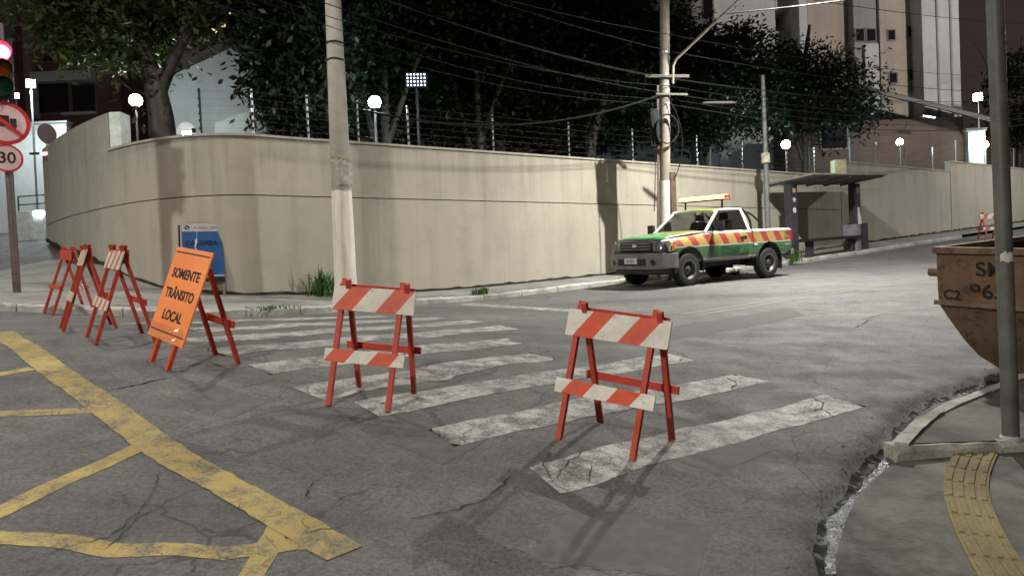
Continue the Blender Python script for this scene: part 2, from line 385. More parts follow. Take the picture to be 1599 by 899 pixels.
def undul(X, Y):
    X = np.asarray(X, float).ravel(); Y = np.asarray(Y, float).ravel(); h = np.zeros_like(X)
    for a, k, p in _wv: h += np.sin((X*math.cos(a)+Y*math.sin(a))*k+p)*.0105/k**.8*1.0
    fade = np.clip((12.5-Y)/3, 0, 1)*np.clip((7.5-np.abs(X))/2, 0, 1); h *= fade
    near = (Y < 11) & (X > .5) & (X < 7)
    if near.any():
        d = np.min(np.hypot(X[near][:,None]-GUT[None,:,0], Y[near][:,None]-GUT[None,:,1]), axis=1)
        h[near] -= .075*np.exp(-(d/.085)**2)
    for c, r, dep in _pits: h -= dep*np.exp(-(((X-c[0])**2+(Y-c[1])**2)/r**2))
    return h
def zsa(X, Y): return zga(X, Y)+undul(X, Y)
def zs(x, y): return float(zsa([x], [y])[0])

# ---- road: one sheet out to the horizon
def lines(lo, hi, step, out):
    a = list(np.arange(lo, hi+1e-6, step)); s = step
    b, c = a[0], a[-1]; L, H = [], []
    for x in out: L.append(b-x); H.append(c+x)
    return np.array(sorted(L)+a+H)
outs = [.1,.25,.45,.7,1,1.4,1.9,2.5,3.2,4,5,6,7,8,9,10,12,14,16,18,20,23,26,30,34,40,50,70,110,180,320,600]
gx = lines(-5.6, 6.6, .05, outs); gy = lines(2.7, 10.2, .05, outs)
XX, YY = np.meshgrid(gx, gy); ZZ = zsa(XX, YY); nx, ny = len(gx), len(gy)
me = bpy.data.meshes.new('road'); me.vertices.add(nx*ny); me.vertices.foreach_set('co', np.c_[XX.ravel(), YY.ravel(), ZZ].ravel())
ii = (np.arange(ny-1)[:,None]*nx+np.arange(nx-1)[None]).ravel(); q = np.c_[ii, ii+1, ii+nx+1, ii+nx].ravel()
me.loops.add(len(q)); me.loops.foreach_set('vertex_index', q); me.polygons.add(len(ii)); me.polygons.foreach_set('loop_start', np.arange(len(ii))*4)
me.polygons.foreach_set('loop_total', np.full(len(ii), 4)); me.update(calc_edges=True); me.validate()
me.polygons.foreach_set('use_smooth', np.ones(len(ii), bool))
road = struct(link('road', me, ASPH))

def patch(poly_uv_rings, name, mat, parent, dz, ragged=.0, seed=0):
    """a sheet between two uv polylines (equal count), laid dz over the road, finely divided"""
    A, B = poly_uv_rings; rnd = random.Random(seed); m = MB(); rows = 5
    vs = []
    for k, (a, b) in enumerate(zip(A, B)):
        a = np.array(a, float); b = np.array(b, float); d = norm(b-a)
        a = a-d*rnd.uniform(-ragged, ragged); b = b+d*rnd.uniform(-ragged, ragged)
        for j in range(rows): vs.append(a+(b-a)*j/(rows-1))
    xy = np.array([uv(*p) for p in vs]); z = zsa(xy[:,0], xy[:,1])+dz
    fs = [(k*rows+j, k*rows+j+1, (k+1)*rows+j+1, (k+1)*rows+j) for k in range(len(A)-1) for j in range(rows-1)]
    m.add(np.c_[xy, z], fs); o = m.build(name, mat, parent, fix=False)
    for p in o.data.polygons: p.use_smooth = True
    return o
def bar(a, b, half, name, mat, dz=.003, ragged=.012, seed=0, step=.06, ends=.05, parent=None):
    """a painted bar from a to b (uv) with a worn, uneven outline"""
    a = np.array(a, float); b = np.array(b, float); L = np.linalg.norm(b-a); t = (b-a)/L; n = np.array([-t[1], t[0]]); rnd = random.Random(seed)
    c = [a+t*s for s in np.linspace(0, L, int(L/step)+2)]
    A = [p-n*half for p in c]; B = [p+n*half for p in c]
    A[0] = A[0]+t*rnd.uniform(0, ends*2); B[0] = B[0]+t*rnd.uniform(-ends, ends); A[-1] = A[-1]-t*rnd.uniform(0, ends*2); B[-1] = B[-1]+t*rnd.uniform(-ends, ends)
    return patch((A, B), name, mat, parent or road, dz, ragged, seed)
STR = [((2.75,3.83),(6.1,3.75)), ((2.5,4.77),(6.06,4.72)), ((2.3,5.57),(6.2,5.77)), ((2.04,6.1),(4.9,6.58)), ((1.8,6.88),(5.1,7.5)),
       ((1.6,7.65),(5.85,8.65)), ((1.5,8.4),(5.9,9.55)), ((1.7,9.3),(5.65,10.4)), ((1.15,10.25),(5.0,11.15))]
for k, (a, b) in enumerate(STR): bar(a, b, .2, 'crosswalk_stripe', M_white_road, seed=k+1, ragged=.007, ends=.09)
bar((7.75,13.2), (8.2,8.6), .19, 'stop_line', M_white_road, seed=40, step=.15)
# double yellow centre line, faint
M_yfaint = roadpaint('worn_yellow_road_paint', (.24,.21,.13), .45, (.14,.135,.125))
for dv in (-.11, .11): bar((8.9,8.2+dv), (38,9.0+dv), .06, 'centre_line', M_yfaint, seed=50, step=.4)
# yellow box junction: border and hatching
YB = [(-.1,10.25),(.12,8.6),(.33,7.35),(.56,6.25),(.78,5.35),(1.03,4.65),(1.36,3.62)]
c = resample(catmull([(*p, 0) for p in YB], 6), .06); c = [p[:2] for p in c]
A, B = [], []
for k, p in enumerate(c):
    t = norm(c[min(k+1, len(c)-1)]-c[max(k-1, 0)]); n = np.array([-t[1], t[0]]); A.append(p-n*.115); B.append(p+n*.115)
patch((A, B), 'box_junction_border', M_yellow_road, road, .0055, .007, 77)
for k, (a, b) in enumerate([((.14,7.72),(-1.2,7.1)), ((.55,6.2),(-1.2,6.9)), ((.70,5.45),(-1.4,3.75)), ((.86,3.86),(-1.6,5.55)), ((1.22,3.80),(.84,3.88)), ((1.16,4.05),(.1,2.3)), ((-.05,9.6),(-1.6,9.3))]):
    bar(a, b, .062, 'box_junction_hatch', M_yellow_road, dz=.003, seed=80+k, ragged=.005, ends=.012)
M_asph2 = plain('dark_asphalt', (.100,.098,.096), .85, 0, .35, 11, .9, .3); M_asph3 = plain('mid_dark_asphalt', (.120,.117,.114), .85, 0, .35, 9, .9, .3)
def dark_sheet(pts_px, mat, seed):  # lays a sheet of slightly darker asphalt on the road
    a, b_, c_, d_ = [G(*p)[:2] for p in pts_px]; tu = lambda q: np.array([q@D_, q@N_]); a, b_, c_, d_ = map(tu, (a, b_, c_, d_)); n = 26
    patch(([a+(b_-a)*k/n for k in range(n+1)], [d_+(c_-d_)*k/n for k in range(n+1)]), 'dark_road_sheet', mat, road, .0018, .012, seed)
dark_sheet([(640,640),(760,690),(690,725),(560,668)], M_asph2, 1); dark_sheet([(900,790),(1110,820),(1090,899),(820,870)], M_asph3, 2); dark_sheet([(330,600),(420,625),(360,655),(275,622)], M_asph3, 3)
dark_sheet([(1060,650),(1210,700),(1120,740),(985,690)], M_asph3, 4); dark_sheet([(960,520),(1230,480),(1260,492),(1000,538)], M_asph2, 5)
# hand-laid long cracks in the asphalt, dark open joints
M_crack = plain('open_crack', (.030,.029,.028), .95, 0, .3, 20, .6, .1)
def crack(px, wid, seed):
    rnd = random.Random(seed); p = resample(catmull([G(*q) for q in px], 5), .045); A, B = [], []
    for k, c in enumerate(p):
        t = norm(p[min(k+1, len(p)-1)][:2]-p[max(k-1, 0)][:2]); n = np.array([-t[1], t[0]]); w_ = wid*.62*rnd.uniform(.25, 1.2)*min(1, .25+k/4, .25+(len(p)-1-k)/4)
        o = n*rnd.uniform(-.014, .014); A.append(c[:2]+o-n*w_/2); B.append(c[:2]+o+n*w_/2)
    xy = np.array(A+B); z = zsa(xy[:,0], xy[:,1])+.0075; n = len(A)
    MB().add(np.c_[xy, z], [(k, k+1, n+k+1, n+k) for k in range(n-1)]).build('crack', M_crack, road, fix=False)
for k, (px, wd) in enumerate([([(160,612),(185,608),(225,600),(270,590)], .03), ([(110,842),(150,840),(200,815),(235,775),(250,735)], .010), ([(145,850),(175,842),(215,812),(290,770)], .010),
    ([(5,880),(60,865),(120,845)], .010), ([(430,722),(445,730),(470,735)], .014), ([(487,748),(480,765),(484,782)], .014), ([(515,795),(540,775),(590,760)], .012), ([(560,800),(590,785),(640,770)], .012),
    ([(372,777),(378,785),(375,795),(400,790)], .012), ([(405,815),(435,805),(440,800)], .012), ([(475,835),(510,828),(540,822)], .014), ([(640,812),(700,800),(760,775),(800,742)], .018),
    ([(1050,548),(1070,555),(1062,566),(1095,570)], .02), ([(1125,585),(1150,598),(1140,606),(1165,612)], .02), ([(1240,640),(1285,640),(1300,652)], .02), ([(1270,622),(1285,632),(1278,640),(1235,644)], .018),
    ([(860,705),(850,730),(865,752),(880,765)], .012), ([(908,700),(905,715),(885,722),(870,748)], .012), ([(925,720),(922,740),(915,752)], .01),
    ([(680,588),(715,592),(745,593)], .03), ([(990,485),(1005,492),(1012,505)], .012), ([(1345,500),(1375,492),(1405,490)], .025), ([(1330,512),(1350,505),(1360,498)], .025)]): crack(px, wd, k)
# broken asphalt edge along the gutter and the water running in it
M_water = bpy.data.materials.new('gutter_water'); M_water.use_nodes = True; t = M_water.node_tree; b = t.nodes['Principled BSDF']
b.inputs['Base Color'].default_value = (.11,.115,.12,1); b.inputs['Roughness'].default_value = .24; b.inputs['Specular IOR Level'].default_value = .9; b.inputs['IOR'].default_value = 1.33
_co = objco(t, (1,1,1)); bump(t, b, noise(t, _co, 30, 3, .6), 1., .03)
wl_px = [(1288,899),(1290,860),(1288,830),(1292,812),(1312,795),(1338,768),(1362,738),(1385,712),(1402,688)]
wr_px = [(1340,899),(1338,860),(1330,832),(1340,815),(1362,790),(1384,768),(1396,742),(1404,716),(1412,690)]
L_ = resample([G(*p) for p in wl_px], .035); Rr = resample([G(*p) for p in wr_px], .035); n = min(len(L_), len(Rr)); rnd = random.Random(5); vs = []
L_ = [L_[int(k*(len(L_)-1)/(n-1))] for k in range(n)]; Rr = [Rr[int(k*(len(Rr)-1)/(n-1))] for k in range(n)]
for a, b_ in zip(L_, Rr):
    j = rnd.uniform(-.03, .03); d = (b_-a); a = a+d*j*2; b_ = b_+d*rnd.uniform(-.3, .25)
    for k in range(7):
        p = a+(b_-a)*k/6; vs.append((p[0], p[1], zg(p[0], p[1])+.006+rnd.uniform(-.008, .008)))
wm = MB().add(vs, [(i*7+k, i*7+k+1, (i+1)*7+k+1, (i+1)*7+k) for i in range(n-1) for k in range(6)]).build('gutter_water', M_water, None, fix=False, smooth=False)
for p in wm.data.polygons: p.use_smooth = True
struct(wm)

M_wet = plain('wet_asphalt', (.034,.033,.030), .8, 0, .5, 9, .5, .15)
def wetstrip(k0, k1, lo, hi, seed):
    A, B = [], []; sm = np.array([GUT[max(0, k-5):k+6].mean(axis=0) for k in range(len(GUT))]); q = np.array(resample(sm[k0:k1], .02))
    for k, c in enumerate(q):
        t = norm(q[min(k+6, len(q)-1)]-q[max(k-6, 0)]); n = np.array([-t[1], t[0]]); e = min(1, k/25, (len(q)-1-k)/25)
        wv_ = .62+.2*math.sin(k*.05+seed)+.12*math.sin(k*.13+2*seed)+.05*math.sin(k*.31)
        A.append(c-n*lo*e); B.append(c+n*hi*e*max(.12, wv_))
    vs = np.array([a+(b2-a)*j/9 for a, b2 in zip(A, B) for j in range(10)]); z = zsa(vs[:,0], vs[:,1])+.0045
    MB().add(np.c_[vs, z], [(i*10+j, i*10+j+1, (i+1)*10+j+1, (i+1)*10+j) for i in range(len(A)-1) for j in range(9)]).build('wet_patch', M_wet, road, fix=False, smooth=True)
wetstrip(16, 60, .03, .10, 1); wetstrip(58, len(GUT)-4, .03, .06, 2)
M_peb = plain('pebble', (.11,.105,.095), .8, 0, .5, 5)
rnd = random.Random(12); m = MB()
for k in range(260):
    g_ = GUT[rnd.randrange(len(GUT))]; x0, y0 = g_[0]+rnd.gauss(0, .10), g_[1]+rnd.gauss(0, .10); r = rnd.uniform(.005, .017); z0 = zs(x0, y0)
    m.add([(x0+r*rnd.uniform(.6,1.3)*a, y0+r*rnd.uniform(.6,1.3)*b2_, z0+r*c2_*rnd.uniform(.4,.9)) for a, b2_, c2_ in ((1,0,0),(-1,0,0),(0,1,0),(0,-1,0),(0,0,1),(0,0,-.6))], [(0,2,4),(2,1,4),(1,3,4),(3,0,4),(2,0,5),(1,2,5),(3,1,5),(0,3,5)])
o = m.build('gutter_gravel', M_peb, None); o['kind'] = 'stuff'; o['label'] = 'loose gravel and grit washed along the broken gutter'; o['category'] = 'gravel'

# ---- pavement by the wall, its kerb of single stones
KU = [(-9,22),(-4,18),(-2,16),(-.63,14.4),(.35,13.3),(1.04,12.46),(1.77,11.62),(2.5,11.35),(3.6,11.85),(4.44,12.25),(5.34,12.95),(6.87,13.55),(8.75,13.6),(12.8,13.6),(20,13.6),(30,13.6),(50,13.6)]
BU = [(-9,23.5),(-4,21),(-2,20.5),(-.3,20.3),(.5,20.0),(1.0,19.2),(1.6,18.2),(2.2,17.2),(3.0,16.6),(4.0,15.9),(5.0,15.4),(6.9,15.2),(8.75,15.2),(12.8,15.2),(20,15.2),(30,15.2),(50,15.2)]
ks = catmull(KU, 10); bs = catmull(BU, 10); rows = 7; vs = []
for a, b_ in zip(ks, bs):
    a = a+norm(b_-a)*.14
    for j in range(rows): vs.append(uv(*(a+(b_-a)*j/(rows-1))))
xy = np.array(vs); z = zga(xy[:,0], xy[:,1])+.118
pav = MB().add(np.c_[xy, z], [(i*rows+j, i*rows+j+1, (i+1)*rows+j+1, (i+1)*rows+j) for i in range(len(ks)-1) for j in range(rows-1)]).build('pavement', M_pave, fix=False, smooth=True)
struct(pav)
def kerb(path_uv, side, parent, mat, length=1.0, width=.15, h=.125, lower=()):
    pts = resample([np.array([*uv(*p), 0.]) for p in catmull(path_uv, 10)], .125); per = int(length/.125); rnd = random.Random(11)
    for s in range(0, len(pts)-1, per):
        seg = pts[s:s+per+1]
        if len(seg) < 2: continue
        if np.hypot(*seg[0][:2]) > 60: break
        dz = rnd.uniform(-.008, .01); sh = rnd.uniform(-.008, .008); rings = []
        for k, p in enumerate(seg):
            i = s+k; t = norm(pts[min(i+1, len(pts)-1)]-pts[max(i-1, 0)]); n = np.array([-t[1], t[0], 0])*side; q = p+n*sh
            if k == 0: q = q+t*.007
            if k == len(seg)-1: q = q-t*.007
            zb = zg(p[0], p[1]); hh = h+dz
            c = .034+rnd.uniform(-.014, .014); hh += rnd.uniform(-.006, .005)
            rings.append([(q[0], q[1], zb-.1), (q[0], q[1], zb+hh-c), (q[0]+n[0]*c, q[1]+n[1]*c, zb+hh), (q[0]+n[0]*width, q[1]+n[1]*width, zb+hh), (q[0]+n[0]*width, q[1]+n[1]*width, zb-.1)])
        MB().loft(rings).build('kerb_stone', mat, parent)
kerb(KU[1:16], 1, pav, M_kerb)
# ---- pavement at the near corner: upper footway, lower landing, white dividing kerb, tactile tiles
UA = [(5.10,2.70),(5.6,2.82),(6.05,2.90),(7.21,2.97),(8.35,3.02),(12,3.1),(20,3.3),(40,3.4)]
UB = [(5.16,2.66),(5.9,2.22),(6.7,1.75),(9,.4),(13,-1),(16,-2),(24,-3),(42,-3)]
def sheet(A_, B_, dzf, name, mat, rows=9, n=10):
    A_ = catmull(A_, n); B_ = catmull(B_, n); vs = []
    for a, b_ in zip(A_, B_):
        for j in range(rows): vs.append((*uv(*(a+(b_-a)*j/(rows-1))), j/(rows-1)))
    a = np.array(vs); z = zga(a[:,0], a[:,1])+np.array([dzf(s) for s in a[:,2]])
    return MB().add(np.c_[a[:,:2], z], [(i*rows+j, i*rows+j+1, (i+1)*rows+j+1, (i+1)*rows+j) for i in range(len(A_)-1) for j in range(rows-1)]).build(name, mat, fix=False, smooth=True)
M_pave2 = concrete('corner_pavement_concrete', (.075,.073,.066), (.20,.195,.175), 1.7, (.030,.028,.025), .9, .9)
upper = struct(sheet(UA, UB, lambda s: .118, 'corner_pavement', M_pave2))
LA = [(2.0,.7),(2.6,1.45),(3.2,2.05),(3.75,2.36),(4.26,2.56),(4.7,2.66),(4.97,2.70)]
LB = [(3.5,-3),(4.5,-2.5),(5.6,-1.7),(6.6,-.7),(7.2,-.2),(7.8,.4),(8.2,.85)]
landing = struct(sheet(LA, LB, lambda s: .022+.03*min(1, s*6), 'corner_landing_pavement', M_pave2, 14))
M_kerbw = concrete('limewashed_kerb', (.33,.32,.285), (.47,.455,.41), 2.6, (.12,.115,.10), .8)
kerb([(5.0,2.79),(5.5,2.92),(6.05,3.02),(7.21,3.09),(8.35,3.13),(12,3.2),(20,3.33),(38,3.48)], -1, upper, M_kerbw, width=.13)
kerb([(4.95,2.70),(5.35,2.47),(5.74,2.24),(6.6,1.75),(9,.4)], 1, landing, M_kerbw, length=.75, width=.17, h=.119)
M_tact = concrete('yellow_tactile_tile', (.20,.16,.075), (.28,.225,.11), 3., (.11,.09,.055), .75)
tp = resample(catmull([G(*p, .05) for p in [(1528,702),(1513,733),(1508,765),(1517,803),(1541,855),(1572,905),(1610,960)]], 8), .252)
for k in range(len(tp)-1):
    a, b_ = tp[k][:2], tp[k+1][:2]; t = norm(b_-a); n = np.array([-t[1], t[0]]); m = MB(); hw = .118
    def tz(p): return zg(p[0], p[1])+.050
    def slab(a, b_, lo, hi, z0, z1, ins=0.):
        c = [a+t*ins-n*lo, a+t*ins-n*hi, b_-t*ins-n*hi, b_-t*ins-n*lo]
        m.hexa([(*p, tz(p)+z0) for p in c], [(*p, tz(p)+z1) for p in c])
    slab(a+t*.003, b_-t*.003, -hw, hw, -.04, .012)
    for j in range(4): o = -.088+j*.0585; slab(a, b_, o-.013, o+.013, .0125, .019, .015)
    m.build('tactile_tile', M_tact, landing)

# ---- boundary wall of the corner plot
_wc = catmull([np.array([(x-800)/F*d, d]) for x, d in ((78,19.3),(110,17.6),(150,16.3),(200,15.3),(250,14.75),(300,14.5),(350,14.45),(400,14.62),(450,15.0))], 8)
_wpx = [799.5+F*p[0]/p[1] for p in _wc]; _ks = min(range(len(_wc)), key=lambda k: abs(_wpx[k]-181))
W_left = _wc[:_ks+1]; W_main = _wc[_ks:-1]                          # left run (higher), rounded corner
def wline(px): a = (px-800)/F; y = 18.1/(1-.68*a); return np.array([a*y, y])
W_main += [wline(x) for x in (450,500,550,600,650,720,800,870,940,1000,1060,1120,1180,1240,1300,1318)]
W_r1 = [wline(x) for x in (1319,1340,1380,1420,1460,1489)]; W_r2 = [wline(x) for x in (1490,1540,1599,1660,1760)]
M_wall_r = wallplaster('beige_wall_plaster_old', (.365,.338,.285), (.415,.383,.325), 1.65+3.44)
def ribbon(pts, z0, z1, off0, off1, name, mat, parent):
    """wall piece following pts from z0 to z1 (callables), between two offsets behind the street face"""
    rings = []
    for k, p in enumerate(pts):
        t = norm(pts[min(k+1, len(pts)-1)]-pts[max(k-1, 0)]); n = np.array([-t[1], t[0]])
        if n[1] < 0 and abs(n[1]) > abs(n[0]): n = -n
        a = p+n*off0; b_ = p+n*off1; rings.append([(*a, z0(p)), (*b_, z0(p)), (*b_, z1(p)), (*a, z1(p))])
    return MB().loft(rings).build(name, mat, parent, smooth=True)
wall = empty('boundary_wall', (*W_main[2], zg(*W_main[2])), 0, 'long beige plastered boundary wall curving round the street corner', 'wall')
wall.location = (0,0,0)
gz = lambda p: zg(p[0], p[1])+.06
cst = lambda z: (lambda p: z)
JZ = EYE+1.76; TZ = EYE+2.92
ribbon(W_main, gz, cst(JZ-.012), 0, .22, 'lower_wall', M_wall, wall)
ribbon(W_main, cst(JZ-.014), cst(JZ+.014), .022, .2, 'joint', plain('wall_joint', (.10,.085,.07), .9), wall)
ribbon(W_main, cst(JZ+.012), cst(TZ), .006, .22, 'upper_wall', M_wall, wall)
ribbon(W_main, cst(TZ-.001), cst(TZ+.045), -.03, .25, 'coping', M_wall_r, wall)
LZ = EYE+3.72
ribbon(W_left, gz, cst(JZ-.012), 0, .22, 'lower_wall', M_wall, wall)
ribbon(W_left, cst(JZ-.014), cst(JZ+.014), .022, .2, 'joint', MATS['wall_joint'], wall)
ribbon(W_left, cst(JZ+.012), cst(LZ), .006, .22, 'upper_wall', M_wall, wall)
ribbon([W_left[0]+np.array([.5,2.6]), W_left[0]+np.array([.0,.02])], gz, cst(LZ), 0, .2, 'return_wall', M_wall, wall)
for pts, tz in ((W_r1, EYE+3.44), (W_r2, EYE+3.85)):
    ribbon(pts, gz, cst(tz), 0, .22, 'lower_wall', M_wall_r, wall)
    ribbon(pts, cst(tz-.001), cst(tz+.05), -.03, .25, 'coping', M_wall_r, wall)
# pillar closing the high left run, coloured white for the globe lamp's light, yellow pillar head further right
pp = P(181,200,15.62); MB().box((-.11,-.05,-2.2), (.13,.35,1.05)).build('pillar', plain('lamp_lit_white', (.62,.66,.62), .8), wall).location = (pp[0], pp[1], LZ-1.03)
pp = wline(1318); MB().box((-.2,-.06,0), (.2,.3,.55)).build('pillar', plain('yellowed_plaster', (.55,.50,.32), .8), wall).location = (pp[0], pp[1], TZ+.05)
# damp, dirty strip at the foot of the wall
M_moss = plain('damp_dirt', (.055,.05,.04), .95, 0, .5, 6, .6, .1)
for seg, nm in ((W_main+W_r1+W_r2, 'dirt_strip'), (W_left, 'dirt_strip')):
    rnd = random.Random(4); hh = {i: .06+rnd.random()*.10 for i in range(500)}; it = iter(range(100000))
    s2 = resample([np.array([*p, 0.]) for p in seg], .18); s2 = [p[:2] for p in s2]
    ribbon(s2, lambda p: zg(p[0], p[1])+.05, lambda p: zg(p[0], p[1])+.125+hh[next(it)//2 % 500]*.45, -.012, .02, nm, M_moss, wall)

# ---- electric fence on the wall: every post and wire a part
M_alu = plain('aluminium_post', (.36,.37,.39), .4, .6, .2, 9)
fence = empty('electric_fence', (0,0,0), 0, 'electric security fence of slim posts and taut wires on top of the beige wall', 'fence')
fp = []
for px, top in ((323,145),(405,150),(492,147),(570,160),(648,168),(780,180),(898,195),(997,202),(1097,213),(1167,220),(1237,227),(1280,231)):
    if px < 480:
        k = min(range(len(W_main)), key=lambda i: abs(799.5+F*W_main[i][0]/W_main[i][1]-px)); base = W_main[k]
    else: base = wline(px)
    b_ = np.array([base[0]*1.006, base[1]*1.006+.08, TZ+.04]); h = .92
    fp.append(b_); m = MB().tube([b_, b_+np.array([.0,-.03,h])], .022, 6)
    m.build('post', M_alu if px not in (323,) else M_black, fence)
    ins = MB()
    for j in range(6): z = .14+j*.145; ins.lathe([(.0,-.03),(.036,-.022),(.026,0),(.036,.022),(0,.03)], 6, 'Z', (b_[0], b_[1]-.035, b_[2]+z))
    ins.build('insulators', M_black, fence, kind='stuff')
M_wire = plain('steel_wire', (.16,.16,.17), .5, .5, .1, 5)
for j in range(6): MB().tube([b_+np.array([0,-.06,.14+j*.145]) for b_ in fp], .002, 4).build('wire', M_wire, fence)
fence2 = empty('electric_fence', (0,0,0), 0, 'short run of electric fence posts on the higher wall beyond the bus shelter', 'fence')
fp = []
for px, dz in ((1335,3.49),(1375,3.49),(1421,3.49),(1464,3.49),(1500,3.9),(1545,3.9),(1590,3.9)):
    q = wline(px); b_ = np.array([q[0]*1.004, q[1]*1.004+.06, EYE+dz]); fp.append(b_)
    MB().tube([b_, b_+np.array([0,-.02,.9])], .024, 6).build('post', M_alu, fence2)
for j in range(5): MB().tube([b_+np.array([0,-.06,.14+j*.16]) for b_ in fp], .0035, 4).build('wire', M_wire, fence2)

# ---- lamps that the photograph shows lit
def globe(px, py, d, base_z, r, col, strength, label, name='garden_lamp', group=None):
    c = P(px, py, d); o = empty(name, (c[0], c[1], base_z), 0, label, 'lamp', group)
    h = c[2]-base_z
    MB().tube([(0,0,0),(0,0,h-r*.9)], .026, 8).build('post', M_steel, o)
    MB().lathe([(.0,h-r*1.15),(.07,h-r*1.1),(.075,h-r*.8),(0,h-r*.78)], 12).build('collar', M_black, o)
    prof = [(r*math.sin(a), h-r*math.cos(a)) for a in np.linspace(.02, math.pi-.02, 13)]
    MB().lathe(prof, 20).build('globe', emis('lamp_glow_%d' % px, col, strength), o, smooth=True)
    return o
COLD = (.72,.95,1.0)
globe(212,157,18.2, zg(*P(212,157,18.2)[:2]), .15, (.86,1,.99), 260, 'round white globe lamp beside the leaning tree trunk')
globe(585,160,16.9, zg(*P(585,160,16.9)[:2]), .14, COLD, 260, 'round white globe lamp above the wall just right of the white-based utility pole')
globe(1227,226,25.6, zg(*P(1227,226,25.6)[:2]), .15, COLD, 300, 'round white globe lamp behind the wall left of the bus shelter roof')
globe(1405,222,29.8, zg(*P(1405,222,29.8)[:2]), .13, COLD, 300, 'round white globe lamp over the wall right of the bus shelter')
def flood(px, py, d, base, name, label, col, strength, sx=.16, sz=.12):
    c = P(px, py, d); o = empty(name, (c[0], c[1], base), math.atan2(-c[0], c[1]), label, 'lamp'); h = c[2]-base
    MB().tube([(0,.05,0),(0,.05,h)], .03, 8).build('bracket', M_steel, o)
    MB().box((-sx,-.03,h-sz),(sx,.06,h+sz)).build('housing', M_black, o, bevel=.01)
    MB().box((-sx*.86,-.045,h-sz*.84),(sx*.86,-.033,h+sz*.84)).build('lens', emis('flood_glow_%d' % px, col, strength), o)
    return o
flood(292,211,15.6, TZ, 'floodlight', 'small white floodlight sitting on the wall left of the dark leafy tree', (.9,.97,1), 90, .1, .08)
flood(1527,152,33.8, zg(*P(1527,152,33.8)[:2]), 'floodlight', 'far white floodlight on a post right of the apartment tower', (.85,.9,1), 150, .2, .2)
o = flood(48,131,23.2, zg(*P(48,131,23.2)[:2]), 'floodlight', 'cold white lamp on a post before the dark red house', (.85,.9,1), 45, .14, .14)
ld = bpy.data.lights.new('post_lamp_light', 'SPOT'); ld.energy = 1500; ld.color = (.84,.97,1); ld.spot_size = R_(150); ld.spot_blend = .6; ld.shadow_soft_size = .14
lo = bpy.data.objects.new('post_lamp_light', ld); COL.objects.link(lo); lo.parent = o; lo.location = (0,-.12,P(48,131,23.2)[2]-zg(*P(48,131,23.2)[:2])-.1); lo.rotation_euler = (R_(8),0,0)
flood(25,150,25.4, zg(*P(25,150,25.4)[:2]), 'floodlight', 'smaller white lamp left of the post lamp before the dark red house', (.85,.9,1), 35, .1, .1)
# LED grid floodlight high behind the trees
c = P(650,125,18.6); o = empty('led_floodlight', (c[0], c[1], zg(c[0], c[1])), math.atan2(-c[0], c[1]), 'high LED floodlight with a grid of bright dots among the dark trees', 'lamp'); h = c[2]-zg(c[0], c[1])
MB().tube([(0,.12,0),(0,.12,h)], .04, 8).build('mast', M_black, o)
MB().box((-.27,0,h-.185),(.27,.08,h+.185)).build('housing', M_black, o)
m = MB()
for i in range(6):
    for j in range(4): m.box((-.232+i*.085,-.02,h-.15+j*.089),(-.200+i*.085,-.003,h-.118+j*.089))
m.build('led_grid', emis('led_glow', (.8,.85,1), 5), o, kind='stuff')

# ---- street lamps (arm luminaires): real heads that light the crossing
M_lens = emis('street_lamp_lens', (1,.93,.80), 90)
M_grey = plain('lamp_housing_grey', (.30,.31,.32), .45, .4, .2, 8)
def luminaire(parent, loc, yaw, watts, col=(1,.9,.76), size=.5, spread=R_(178)):
    """lamp head at loc (in the parent's space), long axis along yaw"""
    c, s = math.cos(yaw), math.sin(yaw); M = basis(loc, (c,s,0), (-s,c,0), (0,0,1))
    h = MB().loft([[(x, y*wd, z0), (x, -y*wd, z0), (x, -y*wd*.6, z1), (x, y*wd*.6, z1)] for x, wd, y, z0, z1 in ((-.42,.5,.1,0,.06),(-.2,1,.15,0,.11),(.2,1,.16,0,.12),(.38,.8,.14,0,.08))]).build('lamp_head', M_grey, parent, bevel=.012)
    h.data.transform(M)
    l = MB().box((-.16,-.11,-.022),(.32,.11,-.004)).build('lens', M_lens, parent); l.data.transform(M)
    ld = bpy.data.lights.new('street_light', 'AREA'); ld.shape = 'RECTANGLE'; ld.size = size; ld.size_y = .14; ld.energy = watts; ld.color = col; ld.spread = spread
    lo = bpy.data.objects.new('street_light', ld); COL.objects.link(lo); lo.parent = parent; lo.matrix_local = M @ Matrix.Translation((.08,0,-.04))

# ================================================================== POLES
def round_pole(name, base, top, r0, r1, label, mat, n=18, lean=(0,0)):
    o = empty(name, base, 0, label, 'pole'); h = top
    k = 10; pts = [(lean[0]*i/k, lean[1]*i/k, h*i/k-(.3 if i == 0 else 0)) for i in range(k+1)]
    MB().tube(pts, [r0+(r1-r0)*i/k for i in range(k+1)], n).build('shaft', mat, o, smooth=True)
    return o
# left pole: white limewash to head height, grey-brown concrete above
b0 = G(541,468,.118); b0[2] += .10
M_pole2 = bpy.data.materials.new('limewashed_pole'); M_pole2.use_nodes = True; t = M_pole2.node_tree; b = t.nodes['Principled BSDF']
tc = N(t, 'ShaderNodeTexCoord'); sp = N(t, 'ShaderNodeSeparateXYZ'); t.links.new(tc.outputs['Object'], sp.inputs[0])
nz = noise(t, tc.outputs['Object'], 7, 6, .7); zz = math_(t, 'ADD', sp.outputs['Z'], math_(t, 'MULTIPLY', nz, .5))
k = math_(t, 'LESS_THAN', zz, 2.42)
cc = mixc(t, ramp(t, noise(t, tc.outputs['Object'], 4, 7, .7), [(.35, 0), (.7, 1)]).outputs[0], (.27,.245,.215), (.37,.34,.30))
cw = mixc(t, ramp(t, noise(t, objco(t, (6,6,.5)), 2, 6, .7), [(.45, 0), (.7, 1)]).outputs[0], (.78,.74,.68), (.58,.50,.42))
